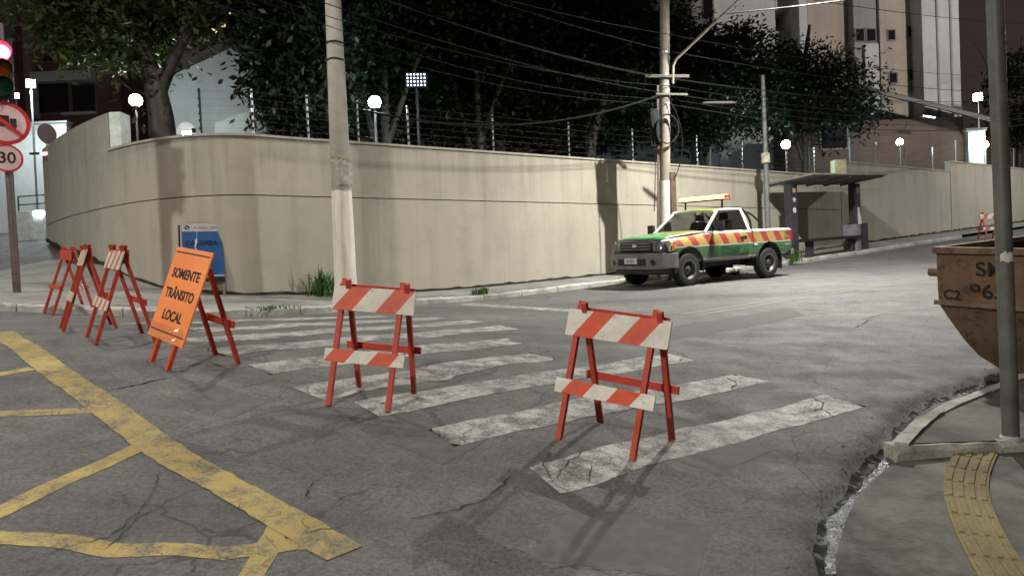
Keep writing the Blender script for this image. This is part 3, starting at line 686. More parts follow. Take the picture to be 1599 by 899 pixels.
t.links.new(mixc(t, k, cc, cw), b.inputs['Base Color']); b.inputs['Roughness'].default_value = .8; bump(t, b, noise(t, tc.outputs['Object'], 30, 6), .35, .006)
poleA = round_pole('utility_pole', b0, 9.5, .222, .112, 'round concrete utility pole with white-painted base behind the left barricade', M_pole2)
for z in (5.05, 4.72): MB().tube([(.166*math.cos(a), .166*math.sin(a), z+.008*math.sin(3*a)) for a in np.linspace(0, 2*math.pi, 22)], .018, 5).build('wire_band', M_black, poleA)
m = MB()
for a0 in range(5): m.tube([(.193*math.cos(a), .193*math.sin(a), 2.74+.05*math.sin(2.3*a+a0)+a0*.012) for a in np.linspace(0, 2*math.pi, 22)], .006, 4)
m.build('loose_wire', plain('pale_wire', (.6,.55,.4), .6), poleA, kind='stuff')
# torn paper wrapped on the right of the pole
m = MB(); rnd = random.Random(2); cols = 9; rowsn = 7; vs = []
for j in range(rowsn):
    for i in range(cols):
        a = R_(-75+i*14); rr = .203+(.03*rnd.random() if i > 6 else .003*rnd.random()); vs.append((rr*math.cos(a-.5), rr*math.sin(a-.5), 2.26+j*.075+(rnd.uniform(-.03,.03) if j in (0, rowsn-1) else 0)))
m.add(vs, [(j*cols+i, j*cols+i+1, (j+1)*cols+i+1, (j+1)*cols+i) for j in range(rowsn-1) for i in range(cols-1)])
m.build('torn_poster', plain('old_paper', (.40,.37,.32), .85, 0, .4, 10), poleA, fix=False)
# street-lamp arm near the top of this pole, out over the junction
MB().tube([(0,0,8.3),(-.15,-.7,8.9),(-.5,-1.9,9.35),(-.75,-2.8,9.4)], .03, 8).build('lamp_arm', M_steel, poleA)
luminaire(poleA, (-.83,-3.1,9.36), math.atan2(-1, -.27), 520, (1,.95,.87), size=.3)

# pole behind the truck: straps, boxes, cable rack, lamp arm
yB = 18.7; xB = (1040-800)/F*yB; bB = np.array([xB, yB, zg(xB, yB)+.1])
poleB = round_pole('utility_pole', bB, 10.5, .138, .108, 'tall concrete utility pole hung with cables behind the pickup truck', M_conc, lean=(.36,0))
hB = lambda py: P(1040, py, yB)[2]-bB[2]
MB().tube([(.0,.0,0),(.034*hB(283),0,hB(283))], .141, 18).build('white_band', plain('pole_limewash', (.6,.57,.52), .8, 0, .3, 5), poleB, smooth=True)
MB().beam((-.185,-.05,0),(-.185+.034*hB(135),-.05,hB(135)), .05, .07, (0,1,0)).build('conduit', plain('conduit_brown', (.13,.10,.085), .6), poleB)
MB().box((.19,-.12,hB(335)),(.33,.06,hB(270))).build('meter_box', plain('meter_box_brown', (.10,.065,.045), .6), poleB, bevel=.01)
MB().box((-.26,-.16,hB(228)),(-.04,-.0,hB(172))).build('junction_box', M_black, poleB, bevel=.02)
for py in (120,135,150,165,85): MB().lathe([(.12,hB(py)-.03),(.131,hB(py)-.025),(.131,hB(py)+.025),(.12,hB(py)+.03)], 16, 'Z', (.034*hB(py),0,0)).build('strap', M_steel, poleB)
MB().beam((-.35,-.17,hB(122)),(.75,-.12,hB(124)), .06, .07).build('crossarm', plain('crossarm_wood', (.11,.09,.07), .8), poleB)
MB().beam((-.1,-.17,hB(150)),(.7,-.12,hB(152)), .045, .045).build('crossarm', plain('rack_dark', (.12,.11,.10), .6), poleB)
LAMP = np.array([6.75, 15.7, EYE+6.9])
la = LAMP-bB; a0 = np.array([.34,-.13,hB(135)])
MB().tube([a0, (.36,-.15,hB(108)), (.42,-.22,hB(99)), tuple(.7*np.array([.36,-.19,hB(96)])+.3*np.array([la[0],la[1],la[2]-.05])), (la[0]*.97, la[1]*.97, la[2]+.02)], .034, 10).build('lamp_arm', plain('arm_grey', (.33,.31,.26), .5, .4), poleB, smooth=True)
luminaire(poleB, tuple(la), math.atan2(la[1]-a0[1], la[0]-a0[0]), 2600, (.99,.985,.90), size=.26)
# coiled spare cable and drop wires on the pole
m = MB()
for k in range(4): m.tube([(.14+.24*math.cos(a)*(1+.05*k), -.2-.02*k, hB(205)+.36*math.sin(a)) for a in np.linspace(0, 2*math.pi, 26)], .013, 5)
m.build('coiled_cable', M_black, poleB, kind='stuff')

# slim metal pole left of the shelter
x_, y_ = uv(19.0, 14.1)
poleC = round_pole('metal_pole', (x_, y_, zg(x_, y_)+.1), 5.6, .09, .06, 'slim grey metal pole between the truck bed and the bus shelter', plain('weathered_galvanised', (.17,.17,.165), .6, .3, .3, 7), 12)
MB().lathe([(.09,2.95),(.13,2.97),(.13,3.25),(.09,3.27)], 12).build('collar', plain('collar_yellow', (.42,.40,.28), .7), poleC)
# near right pole
bD = G(1579,684,.118); bD[2] += .11
M_pd = plain('weathered_grey_pole', (.135,.135,.125), .55, .25, .35, 5, .3, .4, (.10,.085,.06))
poleD = round_pole('street_pole', bD, 5.5, .054, .053, 'plain grey steel pole standing on the near corner pavement before the dumpster', M_pd, 20, (-.05,.0))
MB().lathe([(.053,0),(.075,.0),(.072,.02),(.055,.03)], 14).build('foot_collar', M_kerb, poleD)
m = MB(); rnd = random.Random(9); vs = []
for j in range(4):
    for i in range(7): a = R_(-150+i*16+rnd.uniform(-5,5)); vs.append((-.012+.0555*math.cos(a), .0555*math.sin(a), 1.25+j*.022+rnd.uniform(-.012,.012)))
m.add(vs, [(j*7+i, j*7+i+1, (j+1)*7+i+1, (j+1)*7+i) for j in range(3) for i in range(6)]); m.build('sticker_remnant', plain('white_paper', (.6,.58,.54), .8), poleD, fix=False)

# ---- street lamp behind the camera, over the other kerb of the junction
x_, y_ = -7.5, -6.5; poleE = round_pole('utility_pole', (x_, y_, zg(x_, y_)), 9, .2, .14, 'concrete street-lamp pole on the corner behind the viewer', M_conc)
MB().tube([(0,0,7.6),(.4,.5,8.1),(1.3,1.5,8.45)], .03, 8).build('lamp_arm', M_steel, poleE)
luminaire(poleE, (1.55,1.8,8.45), math.atan2(1.8, 1.55), 2600, (1,.955,.85))
x_, y_ = -14.6, 7.6; poleG = round_pole('utility_pole', (x_, y_, zg(x_, y_)), 8.6, .2, .14, 'concrete street-lamp pole on the far kerb of the side street at left', M_conc)
MB().tube([(0,0,7.3),(.5,.2,7.8),(1.5,.6,8.1)], .03, 8).build('lamp_arm', M_steel, poleG)
luminaire(poleG, (1.8,.72,8.08), math.atan2(.72, 1.8), 1150, (.97,.98,.90))
# ---- street lamp further up the street, beyond the right of the frame
x_, y_ = uv(34.5, 3.0); poleF = round_pole('utility_pole', (x_, y_, zg(x_, y_)), 9, .2, .14, 'concrete street-lamp pole further up the street', M_conc)
MB().tube([(0,0,7.6),(-.35,.7,8.1),(-1.1,2.0,8.45)], .03, 8).build('lamp_arm', M_steel, poleF)
luminaire(poleF, (-1.3,2.4,8.42), math.atan2(2.4, -1.3), 1800, (.95,.95,.9))
# ================================================================== CABLES
M_cable = plain('black_cable', (.014,.014,.015), .75, 0, .2, 4, 0, .15)
def cable(a, b_, sag, rad=.011, label='black overhead cable strung between the poles along the street', group='overhead cables along the street', n=22):
    a = np.array(a, float); b_ = np.array(b_, float)
    o = MB().tube([a+(b_-a)*s+np.array([0,0,-4*sag*s*(1-s)]) for s in np.linspace(0, 1, n)], rad, 5).build('overhead_cable', M_cable, smooth=True)
    tag(o, label, 'cable', group); return o
top = lambda py, dx=0, dy=-.2: bB+np.array([dx+.034*hB(py), dy+.06, hB(py)])
farR = np.array([*uv(46, 12.6), 0.]); 
rnd = random.Random(21)
for k, (py, sag, off) in enumerate([(-40,.3,-.5),(58,.45,0),(86,.4,.2),(122,.5,-.4),(125,.55,0),(138,.7,.1),(147,.6,-.2),(158,.8,.1),(165,.95,0)]):
    # to the left: up to the roof of the corner, past the white-based pole and out of the frame
    zl = 1.2 if k < 2 else (1.6-.22*(k-2))
    tgt = np.array([-9.5+rnd.uniform(-.6,.6), 8.6+rnd.uniform(-.5,.5), b0[2]+6.6+zl*.6+rnd.uniform(-.2,.2)])
    cable(top(py, off*.8), tgt, sag+rnd.uniform(0,.25), .007 if k % 3 else .010, 'black overhead cable running left from the cable-hung pole across the dark trees', 'overhead cables left of the cable-hung pole')
    cable(top(py, off*.8), farR+np.array([rnd.uniform(-.5,.5), off, bB[2]+hB(py)+3.1+rnd.uniform(-.5,.5)]), sag+.25, .007 if k % 2 else .010, 'black overhead cable running right from the cable-hung pole towards the tower', 'overhead cables right of the cable-hung pole')
# heavy bundle sagging low in front of the trees
cable(top(150,-.1), P(560,170,16.6), .55, .024, 'thick bundled cable drooping low from the cable-hung pole across the trees', None, 30)
# pale cable catching the lamp just below it
cable(P(1130,22,15.2), P(1420,-14,15.2), .03, .014, 'pale cable shining brightly just under the street lamp at the top of the picture', None)
# drop wires down the pole and looping box on the cable
for k, (a, b_, s_) in enumerate([((.22,-.16,hB(160)), (.30,-.10,hB(280)), .25), ((-.22,-.16,hB(165)), (-.25,-.1,hB(330)), .05)]):
    MB().tube([np.array(a)+(np.array(b_)-np.array(a))*q+np.array([4*s_*q*(1-q), -.05, 0]) for q in np.linspace(0, 1, 14)], .012, 5).build('drop_wire', M_cable, poleB)
q = top(158, 1.35, -.1)+np.array([0,0,-.12]); o = MB().tube([q+np.array([-.42,0,0]), q+np.array([-.32,0,0]), q+np.array([.32,0,-.02]), q+np.array([.42,0,-.02])], [.02,.04,.04,.02], 10).build('cable_splice_box', plain('splice_grey', (.03,.025,.025), .7), smooth=True)
tag(o, 'grey cylindrical splice box hanging on the cables right of the tall pole', 'cable box')

# ================================================================== ROAD SIGNS AND SIGNAL ON THE LEFT
bS = G(27,457,.118); bS[2] += .10; dS = float((bS-CAM)@fw)
sgn = empty('sign_pole', bS, math.atan2(-bS[0], bS[1])+R_(4), 'thin dark post carrying two round red-rimmed signs and a red traffic light', 'sign pole')
zS = lambda py: P(20, py, dS)[2]-bS[2]
MB().tube([(0,0,-.2),(-.05,.02,zS(40))], .062, 14).build('post', plain('post_brown_grey', (.13,.10,.095), .5, .4), sgn, smooth=True)
M_sred = plain('sign_red', (.50,.025,.03), .45, 0, .15, 6, .05); M_swht_glow = plain('sign_white_red_glow', (.62,.42,.42), .4, 0, .2, 4, .05); M_sblk = plain('sign_black', (.02,.015,.018), .5)  # white face tinted pink: the red signal's glow put into its colour
def disc(r, z, x=-.06, parent=sgn, ring=.16):
    d = MB().lathe([(0,-.062),(r,-.062),(r+.004,-.066),(r+.004,-.074),(r,-.078),(0,-.078)], 40, 'Y').build('sign_disc', M_sred, parent, smooth=False)
    f_ = MB().lathe([(0,-.0805),(r*(1-ring),-.0805),(r*(1-ring),-.0785)], 40, 'Y').build('sign_face', M_swht_glow, parent)
    for q in (d, f_): q.location = (x, 0, z)
    return x
TXT = Matrix.Rotation(R_(90), 4, 'X')
z1 = zS(195); x1 = disc(.365, z1, -.05); z2 = zS(249); x2 = disc(.235, z2, -.05, ring=.13)
text('30', .265, M_sblk, 'numerals', sgn, Matrix.Translation((x2, -.083, z2)) @ TXT, bold=.004)
m = MB(); m.box((-.20,-.092,-.02),(.06,-.083,.13)); m.box((.075,-.092,-.02),(.165,-.083,.085)); m.box((-.21,-.092,-.055),(.17,-.083,-.03))
for cx in (-.13,.11): m.lathe([(0,-.093),(.042,-.093),(.042,-.083),(0,-.083)], 16, 'Y', (cx,0,-.075))
o = m.build('truck_symbol', M_sblk, sgn); o.location = (x1, 0, z1)
o = MB().beam((-.235,-.096,.2),(.235,-.096,-.2), .06, .006, (0,1,0)).build('slash', M_sred, sgn); o.location = (x1, 0, z1)
# signal head
zR = zS(88); 
MB().box((-.23,-.16,zR-.76),(.11,.06,zR+.20)).build('signal_housing', M_black, sgn, bevel=.03)
for k, (cm, nm) in enumerate(((emis('red_signal', (1,.02,.05), 60), 'red_lens'), (plain('amber_off', (.12,.07,.01), .3), 'amber_lens'), (plain('green_off', (.01,.08,.05), .3), 'green_lens'))):
    l = MB().lathe([(0,-.19),(.08,-.183),(.135,-.163),(.135,-.15)], 20, 'Y').build(nm, cm, sgn, smooth=True); l.location = (-.06, 0, zR-.29*k)
    v = MB().lathe([(.147,-.16),(.152,-.32),(.145,-.32),(.14,-.16)], 20, 'Y').build('visor', M_black, sgn); v.location = (-.06, 0, zR-.29*k)
    bm = bmesh.new(); bm.from_mesh(v.data); bmesh.ops.delete(bm, geom=[x for x in bm.verts if x.co.z < -.055], context='VERTS'); bm.to_mesh(v.data); bm.free()
MB().beam((-.2,.0,zR+.1),(0,.0,zR+.1), .04, .04).build('bracket', M_black, sgn)
ld = bpy.data.lights.new('red_signal_light', 'SPOT'); ld.energy = 50; ld.color = (1,.03,.06); ld.spot_size = R_(120); ld.shadow_soft_size = .08; ld.spot_blend = .5
lo = bpy.data.objects.new('red_signal_light', ld); COL.objects.link(lo); lo.parent = sgn; lo.location = (-.06,-.36,zR-.02); lo.rotation_euler = (R_(5),0,R_(0))
# back of a round sign on the wall corner
c = P(74,209,19.0); g_ = zg(c[0], c[1]); o = empty('round_sign_back', (c[0], c[1], g_), math.atan2(-c[0], c[1])+R_(35), 'dark back of a round sign at the far left end of the beige wall', 'sign')
MB().tube([(0,.04,0),(0,.04,c[2]-g_+.1)], .03, 8).build('post', M_steel, o)
q = MB().lathe([(0,-.0),(.25,-.0),(.26,.01),(.25,.02),(0,.02)], 30, 'Y').build('disc', plain('sign_back_dark', (.10,.05,.055), .6), o); q.location = (0,0,c[2]-g_)

# ================================================================== BUS SHELTER
us, vs_ = 19.95, 13.95
x_, y_ = uv(us, vs_); zsh = zg(x_, y_)+.118
shel = empty('bus_shelter', (x_, y_, zsh), math.atan2(D_[1], D_[0]), 'dark bus shelter with flat roof against the wall right of the pickup truck', 'bus shelter')
SL = .058; M_sh = plain('shelter_dark_purple', (.045,.042,.055), .5, .2, .3, 6); M_roof = plain('shelter_roof_concrete', (.19,.175,.155), .8, 0, .3, 4)
def zz_(u): return u*SL
MB().box((-.17,-.12,-.3),(.17,.12,2.28)).build('post', M_sh, shel, bevel=.015)
MB().box((3.3,-.12,-.1),(3.62,.12,2.42)).build('post', M_sh, shel, bevel=.015)
r_ = MB(); r_.hexa([(-.2,-.9,2.45),(3.95,-.9,2.61),(3.95,.7,2.49),(-.2,.7,2.33)], [(-.2,-.9,2.50),(3.95,-.9,2.66),(3.95,.7,2.57),(-.2,.7,2.41)])
r_.build('roof', M_roof, shel, bevel=.01)
for k in range(5): xx = -.1+k*.96; MB().beam((xx,-.86,2.435+zz_(xx)*.68),(xx,.66,2.308+zz_(xx)*.68), .05, .06).build('roof_rib', M_roof, shel)
MB().hexa([(.25,-.42,.50),(3.15,-.42,.60),(3.15,-.02,.60),(.25,-.02,.50)], [(.25,-.42,.60),(3.15,-.42,.70),(3.15,-.02,.70),(.25,-.02,.60)]).build('bench_seat', M_black, shel, bevel=.01)
for xx in (.55,2.9): MB().beam((xx,-.22,-.2),(xx,-.22,.52+zz_(xx)*.6), .10, .3).build('bench_leg', M_sh, shel)
MB().box((2.95,-.34,-.1),(3.22,.14,1.05)).build('plinth', plain('shelter_grey', (.20,.195,.21), .7), shel, bevel=.02)
MB().box((3.24,-.22,-.1),(3.85,.16,1.12)).build('plinth', M_sh, shel, bevel=.02)
for z, r2, cc in ((2.08,.085,(.45,.28,.05)), (1.80,.07,(.45,.45,.50)), (1.48,.085,(.55,.55,.6))):
    q = MB().lathe([(0,-.128),(r2,-.128),(r2,-.1215)], 6 if z > 2 else 14, 'Y').build('sticker', plain('sticker_%d' % int(z*100), cc, .6), shel); q.location = (0,0,z)
MB().hexa([(3.02,-.36,1.06),(3.25,-.36,1.06),(3.2,-.34,1.06),(3.05,-.34,1.06)], [(3.05,-.35,1.60),(3.14,-.35,1.60),(3.13,-.34,1.6),(3.06,-.34,1.6)]).build('taped_notice', plain('notice_white', (.6,.62,.62), .7), shel)
q = MB().lathe([(0,-.13),(.1,-.13),(.1,-.121)], 14, 'Y').build('sticker', plain('sticker_gold', (.35,.22,.05), .6), shel); q.location = (3.46,0,2.2)

# ================================================================== DUMPSTER
M_dump = bpy.data.materials.new('rusty_yellow_steel'); M_dump.use_nodes = True; t = M_dump.node_tree; b = t.nodes['Principled BSDF']; co = objco(t)
r1 = ramp(t, noise(t, co, 2.6, 9, .72), [(.44, 0), (.60, 1)]).outputs[0]; r2 = ramp(t, noise(t, co, 9, 9, .75), [(.52, 0), (.62, 1)]).outputs[0]
c = mixc(t, ramp(t, noise(t, co, 1.3, 6), [(.3, 0), (.7, 1)]).outputs[0], (.155,.10,.062), (.245,.165,.105))
c = mixc(t, math_(t, 'MULTIPLY', r1, .75), c, (.15,.072,.034)); c = mixc(t, math_(t, 'MULTIPLY', r2, .8), c, (.045,.026,.018))
rs = ramp(t, noise(t, objco(t, (9,9,.7)), 1.2, 6, .65), [(.55, 0), (.75, 1)]).outputs[0]; c = mixc(t, math_(t, 'MULTIPLY', rs, .5), c, (.08,.045,.025))
t.links.new(c, b.inputs['Base Color']); b.inputs['Roughness'].default_value = .75; bump(t, b, noise(t, co, 14, 8, .7), .5, .012); MATS['dump'] = M_dump
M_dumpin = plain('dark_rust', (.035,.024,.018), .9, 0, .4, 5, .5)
cor = P(1462,387,7.55)                                   # its near top-left corner
dum = empty('dumpster', (0,0,0), 0, 'rusty yellow skip dumpster with black lettering at the right kerb behind the grey pole', 'dumpster')
e1 = norm(np.array([*(-N_), 0])+np.array([0,0,-.07])); e2 = norm(np.array([*D_, 0])+np.array([0,0,.05])); e3 = np.cross(e1, e2); e3 = norm(e3) if e3[2] > 0 else -norm(e3)
Wd, Ln, Hd = 1.75, 2.7, 1.38
dum.matrix_world = basis(cor-e3*Hd, e1, e2, e3)
def ringz(z, iw, il): return [(iw,il,z),(Wd-iw,il,z),(Wd-iw,Ln-il,z),(iw,Ln-il,z)]
out_ = [ringz(0,.52,.62), ringz(.22,.24,.46), ringz(.40,.16,.30), ringz(.80,.0,.06), ringz(Hd,.0,.0)]
m = MB().loft(out_, caps=False); m.f.append((3,2,1,0)); body = m.build('body', M_dump, dum)
bm = bmesh.new(); bm.from_mesh(body.data); bmesh.ops.subdivide_edges(bm, edges=bm.edges[:], cuts=9, use_grid_fill=True); bm.normal_update()
for v_ in bm.verts:                                      # dents
    c_ = v_.co; a_ = math.sin(c_.x*5.1+c_.z*3.3)*math.sin(c_.y*4.3+c_.z*6.1+1)+.6*math.sin(c_.x*11+1.7)*math.sin(c_.z*9.5+c_.y*8)
    if c_.z < Hd-.08: v_.co = c_-v_.normal*(.012*max(0, a_))
bm.to_mesh(body.data); bm.free()
for p_ in body.data.polygons: p_.use_smooth = True
body.data.set_sharp_from_angle(angle=R_(25))
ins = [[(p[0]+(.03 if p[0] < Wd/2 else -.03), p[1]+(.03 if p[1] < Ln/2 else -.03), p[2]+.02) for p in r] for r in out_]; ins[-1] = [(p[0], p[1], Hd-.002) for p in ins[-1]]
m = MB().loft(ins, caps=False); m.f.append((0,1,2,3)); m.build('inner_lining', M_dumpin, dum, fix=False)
m = MB()
for a, b_ in (((-.03,-.03),(Wd+.03,.04)), ((-.03,Ln-.04),(Wd+.03,Ln+.03)), ((-.03,.041),(.04,Ln-.041)), ((Wd-.04,.041),(Wd+.03,Ln-.041))): MB().box((*a, Hd-.055),(*b_, Hd+.012)).build('rim', M_dump, dum, bevel=.01)
for yy in (.5,1.35,2.2): MB().hexa([(-.035,yy-.04,.78),(.002,yy-.04,.78),(.002,yy+.04,.78),(-.035,yy+.04,.78)], [(-.035,yy-.04,Hd-.058),(.002,yy-.04,Hd-.058),(.002,yy+.04,Hd-.058),(-.035,yy+.04,Hd-.058)]).build('rib', M_dump, dum)
MB().box((-.03,.03,.795),(Wd+.03,.058,.84)).build('weld_band', M_dump, dum)
for yy, zz in ((.12,1.12),(2.5,1.12)): MB().tube([(-.12,yy,zz),(.02,yy,zz)], .045, 12).build('lifting_pin', M_dump, dum)
slope_n = (Hd-.80); fy = lambda z: .06*(Hd-z)/slope_n-.004
def dtext(s, x, z, size, sx=1.0):
    k = .06/slope_n; nz_ = norm((0,-1,-k)); up_ = norm((0,-k,1.))
    return text(s, size, plain('stencil_black', (.02,.017,.015), .8, 0, .5, 20), 'lettering', dum, basis((x, fy(z)-.002, z), (1,0,0), tuple(up_), tuple(nz_)), align='CENTER', sx=sx, bold=.002)
dtext('SM', .50, 1.17, .20, 1.1); dtext('965', .47, .95, .20, 1.1); dtext('C2', .14, .90, .14, 1.0)
MB().hexa([(.36,.62-.30-.03,.35),(.50,.29,.35),(.50,.31,.35),(.36,.31,.35)], [(.36,.05,.42),(.5,.05,.42),(.5,.08,.42),(.36,.08,.42)])

# ================================================================== BARRICADES
def barricade(name, origin, rz, label, group, tilt=None, wide=.82, board=M_board, hx=.30, H=1.0, ft=.27):
    """A-frame trestle; local x along the boards, -y is the striped front"""
    o = empty(name, origin, rz, label, 'barricade', group); ks = H/1.08
    if tilt is not None: o.matrix_world = tilt
    for sx in (-1, 1):
        for sy in (-1, 1):
            x0 = sx*hx+sy*.024
            foot = np.array([x0, sy*ft, 0.]); head = np.array([x0, -sy*.028, H])
            MB().beam(foot, head, .042, .036, (0,1,0)).build('leg', M_red, o, bevel=.003)
    sl = lambda z: -ft+(ft+.028)*z/H                # y of the front leg axis at height z
    def bd(z0, z1, xw, nm, mat, off=-.026, x0=0., th=.014):
        ty = norm((0, sl(1)-sl(0), 1.)); nn = np.array([0, -ty[2], ty[1]]); a = np.array([x0, sl(z0), z0])+nn*(-off); b_ = np.array([x0, sl(z1), z1])+nn*(-off)
        k = nn*th
        ob = MB().hexa([a+(-xw,0,0), a+(xw,0,0), a+(xw,0,0)-k, a+(-xw,0,0)-k], [b_+(-xw,0,0), b_+(xw,0,0), b_+(xw,0,0)-k, b_+(-xw,0,0)-k]).build(nm, mat, o, bevel=.002)
        return ob
    bd(.805*ks, 1.01*ks, wide/2, 'upper_board', board)
    bd(.365*ks, .475*ks, wide/2-.012, 'lower_board', M_board_low if board is M_board else board, x0=-.02)
    rl = lambda z: ft-(ft+.028)*z/H
    MB().beam((-hx-.06,rl(.40)+.028,.41),(hx+.10,rl(.40)+.028,.41), .02, .06, (0,0,1)).build('rear_rail', M_red, o, bevel=.002)
    MB().beam((-hx-.07,rl(.95*ks)+.028,.95*ks),(hx+.07,rl(.95*ks)+.028,.95*ks), .014, .15, (0,0,1)).build('rear_board', M_red, o, bevel=.002)
    return o
def place4(fl, fr, rl, rr, dz=0., k=0.):
    """frame standing on the four pixels of its feet"""
    a, b_, c, d = [G(*p) for p in (fl, fr, rl, rr)]; cen = (a+b_+c+d)/4
    x = norm((b_-a)+(d-c)); yy = norm((c-a)+(d-b_)); z = norm(np.cross(x, yy)); z = z if z[2] > 0 else -z; x = norm(x+k*norm(np.cross(yy, z))); z = norm(z*.85+np.array([0,0,1])*.15)
    x = norm(x-z*(x@z)); y = np.cross(z, x)
    cen[2] = np.mean([zs(q[0], q[1]) for q in (a, b_, c, d)])-.004+dz
    return basis(cen, x, y, z)
GB = 'striped trestle barricades across the junction'
barricade('barricade', (0,0,0), 0, 'open striped barricade standing on the crosswalk nearest the viewer, right of centre', GB, place4((866,687),(995,720),(935,662),(1051,685), k=.8))
barricade('barricade', (0,0,0), 0, 'open striped barricade before the white-based utility pole', GB, place4((496,630),(595,641),(573,605),(659,613), k=.2), wide=.70, hx=.25)
M_boardp = stripes('striped_board_pale', (.60,.16,.10), (.74,.66,.56), .24, .55, .05, duty=.4)
barricade('barricade', (0,0,0), 0, 'striped barricade seen nearly edge-on right beside the orange sign', GB, place4((137,529),(150,540),(222,521),(240,530)), board=M_boardp)
barricade('barricade', (0,0,0), 0, 'striped barricade seen edge-on in the middle of the left trio', GB, place4((96,517),(104,524),(165,500),(178,511)), board=M_boardp)
def flip(m_): return m_ @ Matrix.Rotation(math.pi, 4, 'Z')
barricade('barricade', (0,0,0), 0, 'leftmost striped barricade, showing its plain red back', GB, flip(place4((68,494),(80,497),(132,483),(147,488))), board=M_boardp)
q = np.array([*uv(24.6, 4.9)]); 
cq = G(1546,374); barricade('barricade', (cq[0], cq[1], cq[2]), R_(8), 'distant striped barricade up the street above the dumpster', GB)

# ================================================================== ORANGE SIGN
sg = empty('sign_board', (0,0,0), 0, 'orange sign reading SOMENTE TRÂNSITO LOCAL on red trestle legs', 'sign')
mt = place4((236,566),(268,582),(333,550),(369,567)); sg.matrix_world = mt
M_or = plain('orange_sign_paint', (.97,.29,.09), .42, 0, .10, 3, .05, .4); M_orl = wood('orange_red_wood', (.60,.085,.03))
HS, ftS = 1.06, .31
for sx in (-.19, .19):
    MB().beam((sx,-ftS,0),(sx,.03,HS-.06), .05, .036, (0,1,0)).build('leg', M_orl, sg, bevel=.003)
    MB().beam((sx+.052*(1 if sx > 0 else -1),ftS,0),(sx+.052*(1 if sx > 0 else -1),.035,HS-.16), .05, .036, (0,1,0)).build('leg', M_red, sg, bevel=.003)
MB().beam((-.30,ftS-.10+.03,.38),(.30,ftS-.10+.03,.38), .022, .07).build('rear_rail', M_red, sg, bevel=.002)
ty = norm((0, ftS+.03, HS-.06)); nn = np.array([0,-ty[2],ty[1]])
bc = np.array([0,-ftS,0])+ty*.665+nn*.034; hw, hh = .395, .43
cor4 = [bc+np.array([sx*hw,0,0])+ty*sy*hh for sx, sy in ((-1,-1),(1,-1),(1,1),(-1,1))]
MB().hexa(cor4, [p-nn*.014 for p in cor4]).build('panel', M_or, sg, bevel=.003)
M_ink = plain('black_sign_ink', (.022,.014,.012), .5, 0, .3, 20)
def sgt(s, h, size, sx=.82): return text(s, size, M_ink, 'lettering', sg, basis(bc+ty*h+nn*.0015, (1,0,0), tuple(ty), tuple(nn)), extrude=.0012, sx=sx, bold=.0035)
sgt('SOMENTE', .185, .125, 1.08); sgt('TRÂNSITO', -.005, .125, 1.04); sgt('LOCAL', -.205, .125, 1.08)
for h in (.385,-.355):
    p = bc+ty*h+nn*.0005; MB().hexa([p+np.array([x,0,0])+ty*y for x, y in ((-.365,-.006),(.365,-.006),(.365,.006),(-.365,.006))], [p+nn*.002+np.array([x,0,0])+ty*y for x, y in ((-.365,-.006),(.365,-.006),(.365,.006),(-.365,.006))]).build('border_line', M_ink, sg)
# clear plastic film wrapped over the foot of the panel, crumpled
M_film = bpy.data.materials.new('clear_film'); M_film.use_nodes = True; t = M_film.node_tree; t.nodes.remove(t.nodes['Principled BSDF'])
tr = N(t, 'ShaderNodeBsdfTransparent'); gl = N(t, 'ShaderNodeBsdfGlossy', i_Roughness=.16); mx = N(t, 'ShaderNodeMixShader', i_0=.14); t.links.new(tr.outputs[0], mx.inputs[1]); t.links.new(gl.outputs[0], mx.inputs[2]); t.links.new(mx.outputs[0], t.nodes['Material Output'].inputs[0])
rnd = random.Random(6); vs = []
for j in range(6):
    for i in range(22): p = bc+np.array([-.39+i*.037,0,0])+ty*(-.425+j*.028)+nn*(.008+rnd.random()*.022); vs.append(p)
MB().add(vs, [(j*22+i, j*22+i+1, (j+1)*22+i+1, (j+1)*22+i) for j in range(5) for i in range(21)]).build('plastic_film', M_film, sg, fix=False)
rnd = random.Random(8); p0 = bc+ty*hh+np.array([.02,0,0]); vs = []
for j in range(9): 
    for i in range(2): vs.append(p0+np.array([(-.018 if i else .018)*(1-j*.06)+j*.006+rnd.uniform(-.006,.006), rnd.uniform(-.01,.01), j*.028]))
MB().add(vs, [(j*2, j*2+1, j*2+3, j*2+2) for j in range(8)]).build('plastic_tail', plain('milky_film', (.55,.56,.58), .2), sg, fix=False)

# ================================================================== BLUE SIGN BY THE WALL
gB = G(330,461,.118); gB[2] += .118; dB = float((gB-CAM)@fw)
bl = empty('sign_board', gB, math.atan2(-gB[0], gB[1])+R_(6), 'blue easel sign with a white header leaning near the beige wall', 'sign')
zB = lambda py: (P(320, py, dB)[2]-gB[2])
M_blue = plain('sign_blue', (.022,.095,.26), .5, 0, .18, 3, .05)
M_hdr = plain('sign_header_white', (.48,.44,.45), .5, 0, .15, 4, .05); M_woodp = wood('raw_wood', (.30,.22,.13))
sc_ = dB/F; zt, zb_ = zB(348), zB(432); lean = lambda z: .20*(z/zt)
def quad(x0, x1, z0, z1, off, th, nm, mat): return MB().hexa([(x0,lean(z0)-off,z0),(x1,lean(z0)-off,z0),(x1,lean(z0)-off+th,z0),(x0,lean(z0)-off+th,z0)], [(x0,lean(z1)-off,z1),(x1,lean(z1)-off,z1),(x1,lean(z1)-off+th,z1),(x0,lean(z1)-off+th,z1)]).build(nm, mat, bl)
hwB = 29.5*sc_; cxB = -(330-322)*sc_
for sx in (-1, 1):
    MB().beam((cxB+sx*(hwB-.03),0,0),(cxB+sx*(hwB-.03),lean(zt)+.0,zt), .045, .03, (0,1,0)).build('leg', M_woodp, bl)
    MB().beam((cxB+sx*(hwB+.03),.62,0),(cxB+sx*(hwB+.03),lean(zt)+.04,zt-.03), .03, .03, (0,1,0)).build('leg', M_black, bl)
